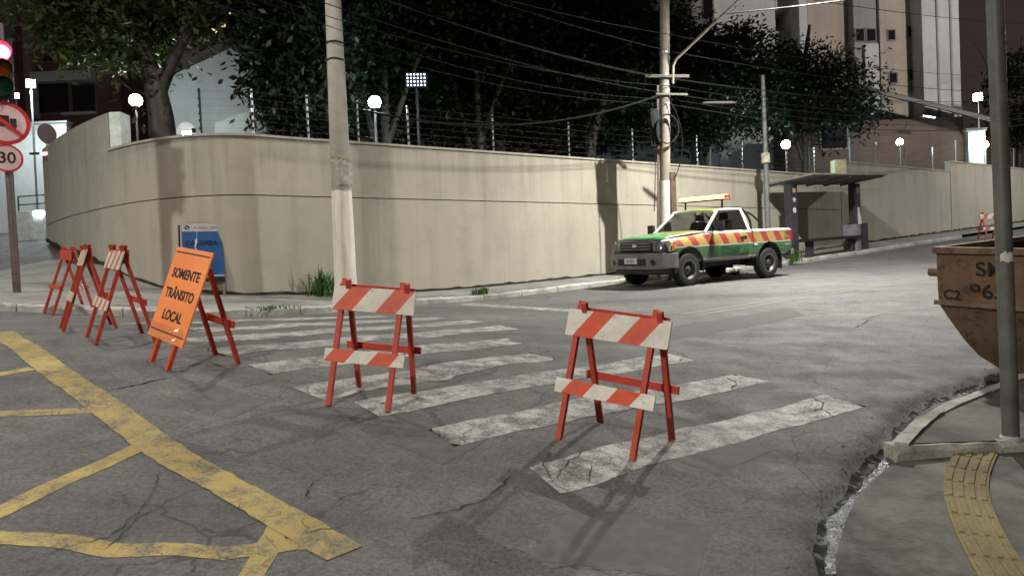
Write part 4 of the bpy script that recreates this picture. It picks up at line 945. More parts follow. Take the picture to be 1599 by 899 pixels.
quad(cxB-hwB, cxB+hwB, zb_, zt, .045, .025, 'panel', M_blue)
quad(cxB-hwB+.004, cxB+hwB-.004, zt-13*sc_, zt-.004, .0485, .003, 'header', M_hdr)
quad(cxB-hwB+.004, cxB+hwB-.004, zb_, zb_+.03, .0485, .003, 'lower_edge', M_hdr)
quad(cxB-hwB, cxB+hwB, zb_-.1, zb_-.03, .04, .02, 'cross_rail', M_black)
M_navy = plain('navy_ink', (.012,.025,.075), .5); tilt = Matrix.Rotation(R_(90)-math.atan2(.20, zt), 4, 'X')
def blt(s, x, z, size, mat, sx=1., bold=.003): return text(s, size, mat, 'lettering', bl, Matrix.Translation((cxB+x, lean(z)-.0505, z)) @ tilt, extrude=.001, sx=sx, bold=bold)
blt('CAÇAMBA', -.02, zt-31*sc_, .13, M_navy, .92)
zh = zt-6.8*sc_
q = MB().lathe([(0,-.002),(.045,-.002),(.045,.002)], 18, 'Y').build('logo', M_navy, bl); q.location = (cxB-hwB+.10, lean(zh)-.051, zh)
q = MB().beam((-.028,-.004,.02),(.028,-.004,-.02), .018, .004, (0,1,0)).build('logo_bar', M_hdr, bl); q.location = (cxB-hwB+.10, lean(zh)-.051, zh)
for x0, x1, cc in ((-.14,.10,(.36,.25,.25)), (.14,.31,(.30,.26,.29))):      # two lines of print too small to read
    quad(cxB+x0, cxB+x1, zh-.018, zh+.018, .051, .002, 'faded_print', plain('faded_print_%d' % int(x0*100+50), cc, .6, 0, .5, 40))

# ================================================================== PICKUP TRUCK   (local x forward, y left, z up)
wf = G(1071,446); wr = G(1194,434)
hd = norm(np.array([*(wf-wr)[:2], 0]))
lf = np.array([-hd[1], hd[0], 0]); WB = 2.82; TRK = .74
cen = (wf+wr)/2; cen = cen-lf*TRK; 
zf = (zg(*(cen+hd*WB/2+lf*TRK)[:2])+zg(*(cen+hd*WB/2-lf*TRK)[:2]))/2; zr = (zg(*(cen-hd*WB/2+lf*TRK)[:2])+zg(*(cen-hd*WB/2-lf*TRK)[:2]))/2
cen[2] = (zf+zr)/2+.004; ax = norm(hd+np.array([0,0,(zf-zr)/WB]))
zl_ = zg(*(cen+lf*TRK)[:2]); zr_ = zg(*(cen-lf*TRK)[:2]); ay = norm(lf+np.array([0,0,(zl_-zr_)/(2*TRK)])); az = norm(np.cross(ax, ay)); ay = np.cross(az, ax)
trk = empty('pickup_truck', (0,0,0), 0, 'single-cab traffic service pickup truck, green and white with red-yellow side stripes and amber light bar', 'truck')
trk.matrix_world = basis(cen, ax, ay, az)
XF, XR = WB/2, -WB/2
def paint(name, kind):
    m, t, b = nodes(name); tc = N(t, 'ShaderNodeTexCoord'); sp = N(t, 'ShaderNodeSeparateXYZ'); t.links.new(tc.outputs['Object'], sp.inputs[0]); X, Y, Z = sp.outputs
    WH, GR, YE, RE, LG = (.47,.455,.43), (.035,.135,.048), (.37,.27,.075), (.32,.042,.045), (.22,.30,.06)
    if kind == 'side':
        fr = math_(t, 'FRACT', math_(t, 'DIVIDE', math_(t, 'SUBTRACT', X, math_(t, 'MULTIPLY', Z, .62)), .50))
        band = mixc(t, math_(t, 'LESS_THAN', fr, .44), YE, RE)
        c = mixc(t, math_(t, 'GREATER_THAN', Z, .855), GR, WH); c = mixc(t, math_(t, 'GREATER_THAN', Z, .875), c, band)
        c = mixc(t, math_(t, 'GREATER_THAN', Z, 1.125), c, WH); c = mixc(t, math_(t, 'LESS_THAN', Z, .585), c, WH)
        ab = math_(t, 'ABSOLUTE', Y); c = mixc(t, math_(t, 'LESS_THAN', ab, .77), c, WH); c = mixc(t, math_(t, 'GREATER_THAN', X, 2.03), c, (.022,.022,.024))
    elif kind == 'hood':
        ab = math_(t, 'ABSOLUTE', Y); wob = math_(t, 'ADD', X, math_(t, 'MULTIPLY', Y, -.35))
        c = mixc(t, math_(t, 'LESS_THAN', wob, 1.32), (.06,.26,.075), LG); c = mixc(t, math_(t, 'LESS_THAN', wob, 1.06), c, YE)  # hood green set brighter than the sides for lamp light falling on top
        c = mixc(t, math_(t, 'GREATER_THAN', ab, .70), c, WH)
    else:
        ab = math_(t, 'ABSOLUTE', Y); c = mixc(t, math_(t, 'LESS_THAN', X, -.05), LG, YE); c = mixc(t, math_(t, 'GREATER_THAN', ab, .56), c, WH)
    d = ramp(t, noise(t, tc.outputs['Object'], 5, 8, .7), [(.45, 0), (.8, 1)]).outputs[0]
    c = mixc(t, math_(t, 'MULTIPLY', d, .5), c, (.13,.115,.10)); low = math_(t, 'MULTIPLY', ramp(t, math_(t, 'SUBTRACT', 1.15, math_(t, 'MULTIPLY', Z, 1.)), [(.25, 0), (.7, 1)]).outputs[0], ramp(t, noise(t, tc.outputs['Object'], 9, 6, .7), [(.35, .1), (.7, .8)]).outputs[0]); c = mixc(t, low, c, (.12,.10,.085)); t.links.new(c, b.inputs['Base Color'])
    b.inputs['Roughness'].default_value = .34; b.inputs['Coat Weight'].default_value = .5; b.inputs['Coat Roughness'].default_value = .12; return m
M_side, M_hood, M_rf = paint('truck_side_paint', 'side'), paint('truck_hood_paint', 'hood'), paint('truck_roof_paint', 'roof')
M_twh = plain('truck_white_paint', (.58,.56,.53), .35, 0, .12, 4, .02); M_tgrey = plain('bumper_grey', (.17,.155,.15), .45, .2, .2, 6, .05); M_tblk = plain('truck_black_plastic', (.018,.018,.02), .55, 0, .3, 10, .1)
M_rub = plain('tyre_rubber', (.016,.016,.017), .8, 0, .3, 16, .3); M_rim = plain('steel_rim_dark', (.075,.075,.078), .45, .6, .3, 6, .05); M_chrome = plain('chrome', (.75,.75,.76), .15, 1., .1, 6, .0)
def sect(x, zb, zt, wb, wm, wt, crown=.02):
    pts = [(wb,zb),(wm-.02,zb+.05),(wm,zb+.16),(wm+.005,.86),(wm-.004,zt-.16),(wt+.02,zt-.05),(wt-.03,zt-.008),(wt*.6,zt+crown*.6),(0,zt+crown)]
    L = [(x, y, z) for y, z in pts]; Rr_ = [(x, -y, z) for y, z in reversed(pts[:-1])]
    return L+Rr_
bodyf = MB().loft([sect(*a) for a in ((2.14,.55,.99,.60,.74,.62),(2.08,.52,1.04,.68,.82,.72),(1.9,.50,1.07,.72,.855,.78),(1.45,.50,1.105,.74,.87,.80),(1.0,.50,1.14,.76,.875,.815),(.72,.50,1.165,.78,.875,.83),(.3,.50,1.175,.78,.875,.84),(-.3,.50,1.175,.78,.875,.84),(-.80,.50,1.175,.78,.875,.84))]).build('body', M_side, trk)
bed = MB().loft([sect(*a, .0) for a in ((-.835,.50,1.19,.78,.86,.84),(-1.4,.51,1.19,.78,.865,.845),(-2.0,.54,1.19,.78,.865,.845),(-2.27,.56,1.185,.76,.86,.84),(-2.35,.60,1.17,.74,.845,.83))]).build('cargo_bed', M_side, trk)
def cyl(x, y, r=.445, hgt=.5):
    c_ = MB(); c_.tube([(x,y-hgt/2,.40),(x,y+hgt/2,.40)], r, 28); o_ = c_.build('cutter', None); o_.parent = trk; return o_
def cutter(lo, hi): o_ = MB().box(lo, hi).build('cutter', None); o_.parent = trk; return o_
bpy.context.view_layer.update()
boolcut(bodyf, [cyl(XF,.78), cyl(XF,-.78)])
boolcut(bed, [cyl(XR,.80,.45), cyl(XR,-.80,.45), cutter((-2.28,-.74,.80),(-.90,.74,1.6))])
for o_ in (bodyf, bed):
    o_.data.materials.clear(); o_.data.materials.append(M_side)
    for p in o_.data.polygons: p.use_smooth = True
    try: o_.data.set_sharp_from_angle(angle=R_(32))
    except Exception: pass
# arch liners, chassis
for x_ in (XF, XR):
    for s in (-1, 1):
        a = np.linspace(R_(-12), R_(192), 18); m = MB()
        A1 = [(x_+.45*math.cos(q), s*.885, .40+.45*math.sin(q)) for q in a]; A2 = [(x_+.447*math.cos(q), s*.50, .40+.447*math.sin(q)) for q in a]
        A3 = [(x_+.475*math.cos(q), s*.893, .40+.475*math.sin(q)) for q in a]
        m.loft([A1, A2], closed=False, caps=False); m.build('arch_liner', M_tblk, trk, fix=False)
        MB().loft([A1, A3], closed=False, caps=False).build('arch_lip', M_tblk, trk, fix=False)
MB().box((-2.3,-.42,.36),(2.0,.42,.51)).build('chassis', M_tblk, trk)
for x_ in (XF, XR): MB().tube([(x_,-.62,.36),(x_,.62,.36)], .06, 10).build('axle', M_tblk, trk)
# hood
hv = []
for x_, zt, wt in ((2.06,1.040,.70),(1.9,1.082,.765),(1.45,1.127,.785),(1.0,1.163,.80),(.80,1.180,.81)):
    hv.append([(x_, y*wt, zt+.022*(1-abs(y)**2)+.012*(abs(abs(y)-.55) < .2)) for y in (-1,-.8,-.55,-.3,0,.3,.55,.8,1)])
m = MB(); m.loft(hv, closed=False, caps=False); ho = m.build('hood', M_hood, trk, smooth=True)
md = ho.modifiers.new('s', 'SOLIDIFY'); md.thickness = .012; md.offset = 1
# doors (proud skins with a shut line), handles, mirrors
for s in (1, -1):
    pr = [(.50+.09,.857),(.66,.884),(.86,.889),(1.02,.881),(1.12,.868),(1.168,.846)]
    v_ = []
    for x_ in (.66,.3,-.2,-.62): v_.append([(x_-.04*(z_ > 1.1)*(x_ > .5), s*(y_-.001), z_) for z_, y_ in pr])
    d_ = MB().loft(v_, closed=False, caps=False).build('door', M_side, trk, fix=False, smooth=True); md = d_.modifiers.new('s', 'SOLIDIFY'); md.thickness = .014; md.offset = 0
    for xs in (.672,-.632): MB().hexa([(xs-.006,s*.858,.585),(xs+.006,s*.858,.585),(xs+.006,s*.872,.585),(xs-.006,s*.872,.585)], [(xs-.006,s*.846,1.166),(xs+.006,s*.846,1.166),(xs+.006,s*.853,1.166),(xs-.006,s*.853,1.166)]).build('shut_line', M_tblk, trk)
    MB().box((-.56,min(s*.878,s*.905),.99),(-.36,max(s*.878,s*.905),1.035)).build('handle', M_tblk, d_, bevel=.008)
    q = MB().lathe([(0,s*.0),(.032,s*.0),(.032,s*.012),(0,s*.016)], 14, 'Y').build('lock', M_chrome, d_); q.location = (-.42, s*.90, 1.0)
    mir = MB(); mir.box((.52,min(s*.98,s*1.16),1.17),(.62,max(s*.98,s*1.16),1.39)); mi = mir.build('mirror', M_tblk, trk, bevel=.03)
    MB().beam((.60,s*.86,1.19),(.57,s*1.02,1.24), .05, .04).build('mirror_arm', M_tblk, trk)
    MB().box((.508,min(s*1.0,s*1.14),1.195),(.519,max(s*1.0,s*1.14),1.365)).build('mirror_glass', M_chrome, mi)
# cab: pillars, roof, glass
zb, zt = 1.165, 1.70
AB = lambda s: np.array([.80, s*.80, zb-.02]); AT = lambda s: np.array([.17, s*.655, zt-.03]); BT = lambda s: np.array([-.60, s*.655, zt-.02]); BB = lambda s: np.array([-.76, s*.80, zb-.02])
for s in (1, -1):
    MB().beam(AB(s), AT(s), .05, .055).build('front_pillar', M_twh, trk, bevel=.012)
    MB().beam(BB(s), BT(s)+np.array([-.01,0,0]), .09, .055, (0,1,0)).build('rear_pillar', M_twh, trk, bevel=.012)
    MB().beam(AT(s)+(.02,0,.0), BT(s)+(-.02,0,.0), .05, .05).build('roof_rail', M_twh, trk, bevel=.012)
    MB().beam((-.5,s*.80,zb+.003), (.72,s*.815,zb+.003), .03, .03).build('window_sill', M_twh, trk)
rv = []
for x_, z_, w_ in ((.20,1.672,.62),(.10,1.712,.645),(-.2,1.732,.655),(-.5,1.728,.65),(-.62,1.705,.635)): rv.append([(x_, y*w_, z_+.03*(1-y*y)-.02) for y in (-1,-.8,-.4,0,.4,.8,1)]+[(x_, y*w_, z_-.035) for y in (1,0,-1)])
MB().loft(rv).build('roof', M_rf, trk, smooth=True)
M_gl = glass('car_glass', (.56,.58,.56), .02, 1.0); M_gld = glass('car_glass_tinted', (.36,.36,.36), .03, 1.)
MB().hexa([(.775,-.76,zb),(.775,.76,zb),(.765,.76,zb),(.765,-.76,zb)], [(.185,-.615,zt-.04),(.185,.615,zt-.04),(.175,.615,zt-.04),(.175,-.615,zt-.04)]).build('windshield', M_gl, trk)
for s in (1, -1):
    MB().hexa([(.70,s*.802,zb),(-.70,s*.802,zb),(-.70,s*.796,zb),(.70,s*.796,zb)], [(.14,s*.662,zt-.05),(-.58,s*.662,zt-.05),(-.58,s*.656,zt-.05),(.14,s*.656,zt-.05)]).build('side_window', M_gld, trk)
    MB().beam((.42,s*.803,zb),(.40,s*.742,zb+.24), .018, .02).build('window_divider', M_tblk, trk)
MB().hexa([(-.785,-.74,zb),(-.785,.74,zb),(-.775,.74,zb),(-.775,-.74,zb)], [(-.625,-.6,zt-.06),(-.625,.6,zt-.06),(-.615,.6,zt-.06),(-.615,-.6,zt-.06)]).build('rear_window', M_gld, trk)
MB().box((.22,-.60,zt-.075),(.26,.60,zt-.045)).build('sun_strip', plain('sun_strip_pale', (.4,.42,.40), .5), trk)
for s in (.36,-.36):
    MB().hexa([(-.1,s-.24,.9),(-.1,s+.24,.9),(-.42,s+.24,.9),(-.42,s-.24,.9)], [(-.32,s-.22,1.42),(-.32,s+.22,1.42),(-.46,s+.22,1.42),(-.46,s-.22,1.42)]).build('seat', plain('seat_cloth', (.06,.045,.045), .9), trk, bevel=.05)
    MB().box((-.44,s-.11,1.44),(-.36,s+.11,1.60)).build('headrest', MATS['seat_cloth'], trk, bevel=.03)
MB().hexa([(.72,-.72,1.0),(.72,.72,1.0),(.40,.72,1.0),(.40,-.72,1.0)], [(.72,-.72,1.185),(.72,.72,1.185),(.45,.7,1.2),(.45,-.7,1.2)]).build('dashboard', M_tblk, trk)
m = MB(); m.tube([(.30+.06*math.sin(a), .36+.18*math.cos(a), 1.24+.17*math.sin(a)) for a in np.linspace(0, 2*math.pi, 20)], .016, 6); m.build('steering_wheel', M_tblk, trk)
for s in (.3,-.25): MB().beam((.80,s+.28,1.195),(.74,s-.22,1.235), .014, .012).build('wiper', M_tblk, trk)
# front: grille, bars, emblem, lamps, bumper, plate
MB().box((2.08,-.50,.80),(2.165,.50,1.02)).build('grille', M_tblk, trk, bevel=.02)
for k in range(3): MB().box((2.166,-.47,.835+k*.062),(2.185,.47,.862+k*.062)).build('grille_bar', M_tgrey, trk, bevel=.005)
q = MB().lathe([(.0,.0),(.058,.0),(.062,.008),(.05,.016),(0,.016)], 22, 'X').build('emblem', M_chrome, trk); q.location = (2.186,0,.925); q.scale = (1,1.35,.62)
for s in (1, -1):
    hl = [(2.10,s*.52,.79),(2.10,s*.52,1.0),(1.96,s*.84,1.03),(1.90,s*.862,.98),(1.96,s*.855,.80)]
    mh = MB().prism(hl, (.02,0,0), (.055,s*.012,0)); lampm = MB().prism(hl, (.056,s*.012,0), (.066,s*.016,0))
    hm = mh.build('headlight', plain('headlight_reflector', (.40,.35,.25), .18, .2, .5, 14, .3), trk); lampm.build('lens', glass('lamp_glass', (.60,.60,.58), .05, 1.), hm)
    q = MB().lathe([(.02,-.06),(.07,.0),(.072,.01)], 16, 'X').build('bulb_bowl', M_chrome, hm); q.location = (2.09-.02, s*.66, .9)
    MB().prism([(1.93,s*.86,.80),(1.90,s*.868,.98),(1.84,s*.872,.96),(1.86,s*.872,.82)], (0,0,0), (0,s*.008,0)).build('turn_signal', plain('amber_plastic', (.5,.2,.03), .3), trk)
bsec = lambda x, y, z0, z1: [(x-.16,y,z0),(x,y,z0+.02),(x+.02,y,(z0+z1)/2),(x,y,z1-.02),(x-.16,y,z1)]
MB().loft([bsec(1.92,-.895,.42,.76), bsec(2.16,-.80,.40,.77), bsec(2.27,-.5,.39,.775), bsec(2.29,0,.39,.775), bsec(2.27,.5,.39,.775), bsec(2.16,.80,.40,.77), bsec(1.92,.895,.42,.76)]).build('front_bumper', M_tgrey, trk, smooth=True)
MB().loft([bsec(1.95,-.86,.30,.43), bsec(2.2,-.6,.28,.42), bsec(2.23,0,.28,.42), bsec(2.2,.6,.28,.42), bsec(1.95,.86,.30,.43)]).build('valance', M_tblk, trk, smooth=True)
MB().loft([bsec(1.94,-.88,.765,.815), bsec(2.15,-.78,.775,.825), bsec(2.25,0,.78,.83), bsec(2.15,.78,.775,.825), bsec(1.94,.88,.765,.815)]).build('bumper_cap', M_tblk, trk, smooth=True)
MB().box((2.26,-.42,.50),(2.318,.42,.645)).build('bumper_opening', M_tblk, trk, bevel=.01)
for s in (1, -1):
    q = MB().lathe([(0,.0),(.05,.0),(.06,.02),(.05,.025),(0,.012)], 16, 'X').build('fog_lamp', M_tblk, trk); q.location = (2.265-.02, s*.60, .565); q.rotation_euler = (0,0,s*.25)
MB().box((2.32,-.20,.535),(2.328,.20,.665)).build('licence_plate', plain('plate_grey', (.50,.51,.53), .4, 0, .15, 10), trk)
text('BR·0S21', .095, plain('plate_ink', (.05,.05,.06), .6), 'plate_characters', trk, basis((2.3295,0,.592), (0,1,0), (0,0,1), (1,0,0)), extrude=.0008, sx=.85)
# rear: tail lamps, bumper, mudflap
for s in (1, -1):
    MB().box((-2.365,min(s*.76,s*.862),.86),(-2.29,max(s*.76,s*.862),1.13)).build('tail_lamp', plain('tail_lamp_red', (.35,.02,.02), .2, 0, .2, 8), trk, bevel=.01)
    MB().box((-1.93,min(s*.62,s*.86),.20),(-1.915,max(s*.62,s*.86),.56)).build('mudflap', M_tblk, trk)
MB().box((-2.52,-.80,.50),(-2.38,.80,.66)).build('rear_bumper', M_tgrey, trk, bevel=.03)
for yy in (.855,-.855): MB().hexa([(-2.26,yy-.02,.775),(-1.9,yy-.02,.79),(-1.9,yy+.012,.79),(-2.26,yy+.012,.775)], [(-2.26,yy-.02,.79),(-1.9,yy-.02,.805),(-1.9,yy+.012,.805),(-2.26,yy+.012,.79)]).build('side_moulding', M_twh, trk)
# roll bar behind the cab
for x_ in (-.92,-1.20):
    pts = [(x_-.10*(x_ < -1),-.74,1.18),(x_,-.70,1.42),(x_+.12,-.60,1.66),(x_+.14,-.40,1.72),(x_+.14,.40,1.72),(x_+.12,.60,1.66),(x_,.70,1.42),(x_-.10*(x_ < -1),.74,1.18)] if x_ > -1 else [(x_-.14,-.74,1.18),(x_-.05,-.71,1.36),(x_+.12,-.66,1.52),(x_+.28,-.62,1.60)]
    if x_ > -1: MB().tube(catmull(pts, 5), .028, 8).build('roll_bar', M_black, trk, smooth=True)
    else:
        for s in (1, -1): MB().tube(catmull([(p[0], p[1]*s*-1, p[2]) for p in pts], 5), .024, 8).build('roll_bar_brace', M_black, trk, smooth=True)
# light bar on two legs
for s in (1, -1): MB().beam((-.12,s*.56,1.71),(-.12,s*.56,1.90), .035, .03).build('light_bar_leg', M_black, trk)
MB().box((-.24,-.70,1.895),(.0,.70,1.925)).build('light_bar_base', M_black, trk, bevel=.008)
lb = MB().loft([[(x_, y, z) for x_, z in ((-.22,1.927),(-.02,1.927),(-.03,1.99),(-.08,2.015),(-.16,2.015),(-.21,1.99))] for y in (-.68,-.66,.66,.68)]).build('light_bar_lens', emis('amber_light', (1,.46,.10), 9), trk, smooth=False)
MB().box((-.20,.682,1.93),(-.04,.73,2.0)).build('light_bar_cap', plain('cap_red', (.4,.03,.03), .3), trk, bevel=.01)
m = MB(); m.box((-.135,-.64,1.95),(-.105,.64,1.995)); 
# wheels
def wheel(x_, s):
    w_ = empty('wheel'); w_.parent = trk; w_.location = (x_, s*.765, .362)
    pr = [(.20,-.105),(.30,-.115),(.345,-.10),(.362,-.07),(.362,.07),(.345,.10),(.30,.115),(.20,.105)]
    MB().lathe(pr, 36, 'Y').build('tyre', M_rub, w_, smooth=True)
    tr_ = MB()
    for k in range(36):
        a = 2*math.pi*k/36; 
        for sd in (-1, 1):
            p0 = np.array([.364*math.cos(a), sd*.02, .364*math.sin(a)]); p1 = np.array([.362*math.cos(a+.07), sd*.085, .362*math.sin(a+.07)]); tr_.beam(p0, p1, .03, .012, (math.cos(a),0,math.sin(a)))
    tr_.build('tread', M_rub, w_, kind='stuff')
    MB().lathe([(.205,.10*s),(.212,.105*s),(.20,.085*s),(.165,.03*s),(.12,.045*s),(.09,.075*s),(.06,.085*s),(.055,.11*s),(0,.115*s)], 30, 'Y').build('rim', M_rim, w_, smooth=True)
    ring = MB().lathe([(.222,.100*s),(.224,.112*s),(.20,.110*s),(.198,.09*s)], 30, 'Y').build('rim_edge', plain('rim_edge_grey', (.22,.21,.20), .4, .6), w_, smooth=True)
    hol = MB()
    for k in range(8): a = 2*math.pi*k/8; hol.lathe([(0,.052*s),(.022,.052*s),(.022,.03*s)], 10, 'Y', (.138*math.cos(a),0,.138*math.sin(a)))
    hol.build('rim_holes', M_black, w_, kind='stuff')
for x_ in (XF, XR):
    for s in (1, -1): wheel(x_, s)
# lettering on the near door and bed
M_dg = plain('dark_green_ink', (.008,.055,.02), .5)
def tt(s_, x_, z_, size, mat=M_dg, sx=1.): return text(s_, size, mat, 'lettering', trk, basis((x_, .8975, z_), (-1,0,0), (0,0,1), (0,1,0)), extrude=.001, sx=sx, bold=.003)
tt('OPERAÇÃO', .02, .775, .135, sx=.98); tt('TRÂNSITO', .02, .655, .135, sx=.98)
tt('228', -2.08, 1.04, .10)
MB().box((-.98,.868,.805),(-.86,.8725,.845)).build('bed_badge', M_twh, trk)

# ================================================================== BUILDINGS BEYOND THE WALL
def span(px0, px1, d): return (px0-800)/F*d, (px1-800)/F*d
def hz(px, py, d): return P(px, py, d)[2]
def block(o, px0, px1, d, z0, z1, depth, name, mat):
    a, b_ = span(px0, px1, d); return MB().box((a, d, z0), (b_, d+depth, z1)).build(name, mat, o)
def window(o, px0, py0, px1, py1, d, lit=None):
    a, b_ = span(px0, px1, d); z1, z0 = hz((px0+px1)/2, py0, d), hz((px0+px1)/2, py1, d)
    f_ = MB().box((a-.06, d-.05, z0-.06), (b_+.06, d-.004, z1+.06)).build('window', MATS['winframe'], o)
    MB().box((a, d-.058, z0), (b_, d-.0505, z1)).build('pane', lit or MATS['darkpane'], f_)
    return f_
plain('winframe', (.16,.15,.15), .6); m_, t_, b_ = nodes('darkpane'); b_.inputs['Base Color'].default_value = (.012,.012,.016,1); b_.inputs['Roughness'].default_value = .08; MATS['darkpane'] = m_
M_tw1 = wallplaster('tower_pale', (.46,.47,.47), (.55,.56,.56)); M_tw2 = wallplaster('tower_brown', (.37,.32,.275), (.43,.37,.32)); M_tw3 = wallplaster('tower_grey', (.27,.26,.26), (.34,.325,.32))
tw = empty('apartment_tower', (16,36,zg(16,36)), 0, 'tall apartment tower with pale fins and brown recesses at upper right', 'building'); tw.location = (0,0,0)
zb0 = 2.0; ZT = 26
for px0, px1, d, mt_, dp, nm in ((1130,1225,36,M_tw1,9,'wall'),(1225.5,1262,38,M_tw3,7,'recess'),(1262.5,1275,35.4,M_tw1,9.5,'fin'),(1275.5,1346,37,M_tw2,8,'wall'),(1346.5,1386,36.4,M_tw3,8.5,'wall'),(1386.5,1452,36.2,M_tw2,8.8,'wall'),(1452.5,1510,35.2,M_tw1,10,'wall')):
    block(tw, px0, px1, d, zb0, ZT, dp, nm, mt_)
for k, px in enumerate((1475,1496)): block(tw, px, px+3, 35.14, zb0, ZT, .055, 'groove', M_tw3)
block(tw, 1363, 1384, 36.2, zb0, hz(1370,68,36), .195, 'panel', M_tw1)
for py in (66,18,-30): block(tw, 1226, 1262, 36.6, hz(1240,py,36.6), hz(1240,py,36.6)+.5, 1.35, 'balcony_slab', M_tw1)
for r in ((1349,48,1361,66,36.4),(1366,48,1379,66,36.4),(1399,50,1409,64,36.2),(1429,44,1441,58,36.2),(1399,116,1410,130,36.2),(1430,111,1443,125,36.2),(1400,-16,1410,-2,36.2),(1430,-20,1442,-6,36.2)): window(tw, *r)
# balcony building, top middle
bb = empty('balcony_building', (0,0,0), 0, 'grey building with a projecting balcony at the top behind the tall pole', 'building')
block(bb, 935, 1129, 33, 2.0, 24, 8, 'wall', M_tw3)
block(bb, 938, 962, 32.6, 2, 24, .39, 'column', M_tw1); block(bb, 1096, 1112, 32.4, 2, 24, .59, 'column', M_tw1)
for k, py in enumerate((32,-60)):
    z_ = hz(1070,py,31.6); a, c_ = span(1046, 1095, 31.6)
    MB().box((a, 31.4, z_), (c_, 32.99, z_+.14)).build('balcony_slab', M_tw1, bb); MB().box((a, 31.4, z_+.141), (c_, 31.5, z_+1.0)).build('balcony_front', M_tw3, bb)
for r in ((965,-6,1006,14,33),(1010,-6,1030,14,33),(1048,-40,1092,-6,33),(1114,-20,1128,30,33)): window(bb, *r)
# dark house with long eave, right
dh = empty('dark_house', (0,0,0), 0, 'low dark brown house with a long sloping eave behind the wall at right', 'building'); M_dk = wallplaster('dark_house_plaster', (.085,.06,.05), (.12,.085,.07))
block(dh, 1235, 1512, 33.2, 1.8, hz(1400,186,33), 1.5, 'wall', M_dk)
a, c_ = span(1300, 1560, 32.4); z1, z2 = hz(1300,128,32.4), hz(1560,192,32.4)
MB().hexa([(a,32.2,z1),(c_,32.2,z2),(c_,34.9,z2+.9),(a,34.9,z1+.9)], [(a,32.2,z1+.16),(c_,32.2,z2+.16),(c_,34.9,z2+1.06),(a,34.9,z1+1.06)]).build('roof', plain('old_roof', (.045,.038,.036), .85), dh)
MB().beam((a,32.16,z1+.02),(c_,32.16,z2+.02), .06, .16).build('gutter', plain('gutter_zinc', (.10,.095,.095), .6, .3), dh)
window(dh, 1290, 196, 1330, 232, 33.2)
c_ = P(1449,184,31.9); o = empty('floodlight', tuple(c_), 0, 'small white floodlight under the eave of the dark house', 'lamp')
MB().hexa([(-.28,-.1,.04),(.28,-.1,-.06),(.28,.12,-.06),(-.28,.12,.04)], [(-.28,-.1,.10),(.28,-.1,.0),(.28,.12,.0),(-.28,.12,.10)]).build('housing', M_grey, o); MB().beam((.0,.05,.05),(.0,.4,.35), .05, .05).build('bracket', M_black, o)
MB().hexa([(-.24,-.112,.05),(.24,-.112,-.045),(.24,-.102,-.045),(-.24,-.102,.05)], [(-.24,-.112,.085),(.24,-.112,-.01),(.24,-.102,-.01),(-.24,-.102,.085)]).build('lens', emis('eave_glow', (.85,.95,1), 25), o)
# unseen mast added beyond the right of the frame to light the tower
x_, y_ = 25.0, 13.0; fm = empty('added_floodlight_mast', (x_, y_, zg(x_, y_)), 0, 'added unseen floodlight mast beyond the right edge, lighting the tower', 'added lamp')
MB().tube([(0,0,-.2),(0,0,13)], [.14,.08], 12).build('mast', M_steel, fm)
dv_ = norm(np.array([19., 36, 14])-np.array([x_, y_, zg(x_, y_)+13.])); rq = Vector(dv_).to_track_quat('-Z', 'Y').to_matrix().to_4x4()
fh = MB().box((-.3,-.22,-.02),(.3,.22,.16)).build('lamp_head', M_grey, fm, bevel=.02); fh.data.transform(rq); fh.location = (0,0,13.1)
fl_ = MB().box((-.26,-.18,-.032),(.26,.18,-.0215)).build('lens', M_lens, fm); fl_.data.transform(rq); fl_.location = (0,0,13.1)
ld = bpy.data.lights.new('added_mast_light', 'SPOT'); ld.energy = 16000; ld.color = (1,.93,.87); ld.spot_size = R_(62); ld.spot_blend = .7; ld.shadow_soft_size = .2
lo = bpy.data.objects.new('added_mast_light', ld); COL.objects.link(lo); lo.parent = fm; lo.matrix_local = Matrix.Translation(tuple(np.array([0,0,13.1])+dv_*.1)) @ rq
# lit stair block near the right edge
sb = empty('lit_service_block', (0,0,0), 0, 'small pale green-lit block with a lamp behind the wall near the grey pole', 'building')
block(sb, 1519, 1546, 33, 2, hz(1532,205,33), 1.2, 'wall', M_wallw)
block(sb, 1516, 1549, 32.9, hz(1532,205,33)+.002, hz(1532,205,33)+.12, 1.4, 'roof', M_tw3)
c_ = P(1537,226,32.6); MB().lathe([(.17*math.sin(a), -.17*math.cos(a)) for a in np.linspace(.02, math.pi-.02, 11)], 16, 'Z', tuple(c_)).build('bulkhead_lamp', emis('bulkhead_glow', (.72,1,.92), 70), sb, smooth=True)
# gabled house, left of centre
gh = empty('gabled_house', (0,0,0), 0, 'pale grey gabled house wall rising behind the corner wall', 'building'); d = 21.0
pts = [P(x, y, d) for x, y in ((262,230),(262,124),(362,78),(420,112),(420,230))]; pts = [np.array([p[0], d, p[2]]) for p in pts]
MB().prism(pts, (0,0,0), (0,6,0)).build('wall', wallplaster('gable_grey', (.34,.35,.35), (.42,.43,.43)), gh)
for i, j in ((1,2),(2,3)): MB().prism([pts[i]+(0,-.25,.03), pts[j]+(0,-.25,.03), pts[j]+(0,-.25,.17), pts[i]+(0,-.25,.17)], (0,0,0), (0,6.5,0)).build('roof', plain('gable_roof', (.07,.05,.05), .8), gh)
pts = [np.array([*P(x, y, 19.8)[:1], 19.8, P(x, y, 19.8)[2]]) for x, y in ((338,232),(338,193),(396,172),(396,232))]
MB().prism(pts, (0,0,0), (0,.25,0)).build('side_wall', M_wallw, gh)
c_ = P(315,188,17.2); dish = empty('satellite_dish', (c_[0], c_[1], TZ+.04), .6, 'tilted white satellite dish on the wall beside the black fence post', 'satellite dish')
dish.location = (c_[0]*.985, c_[1]*.93, TZ+.045)
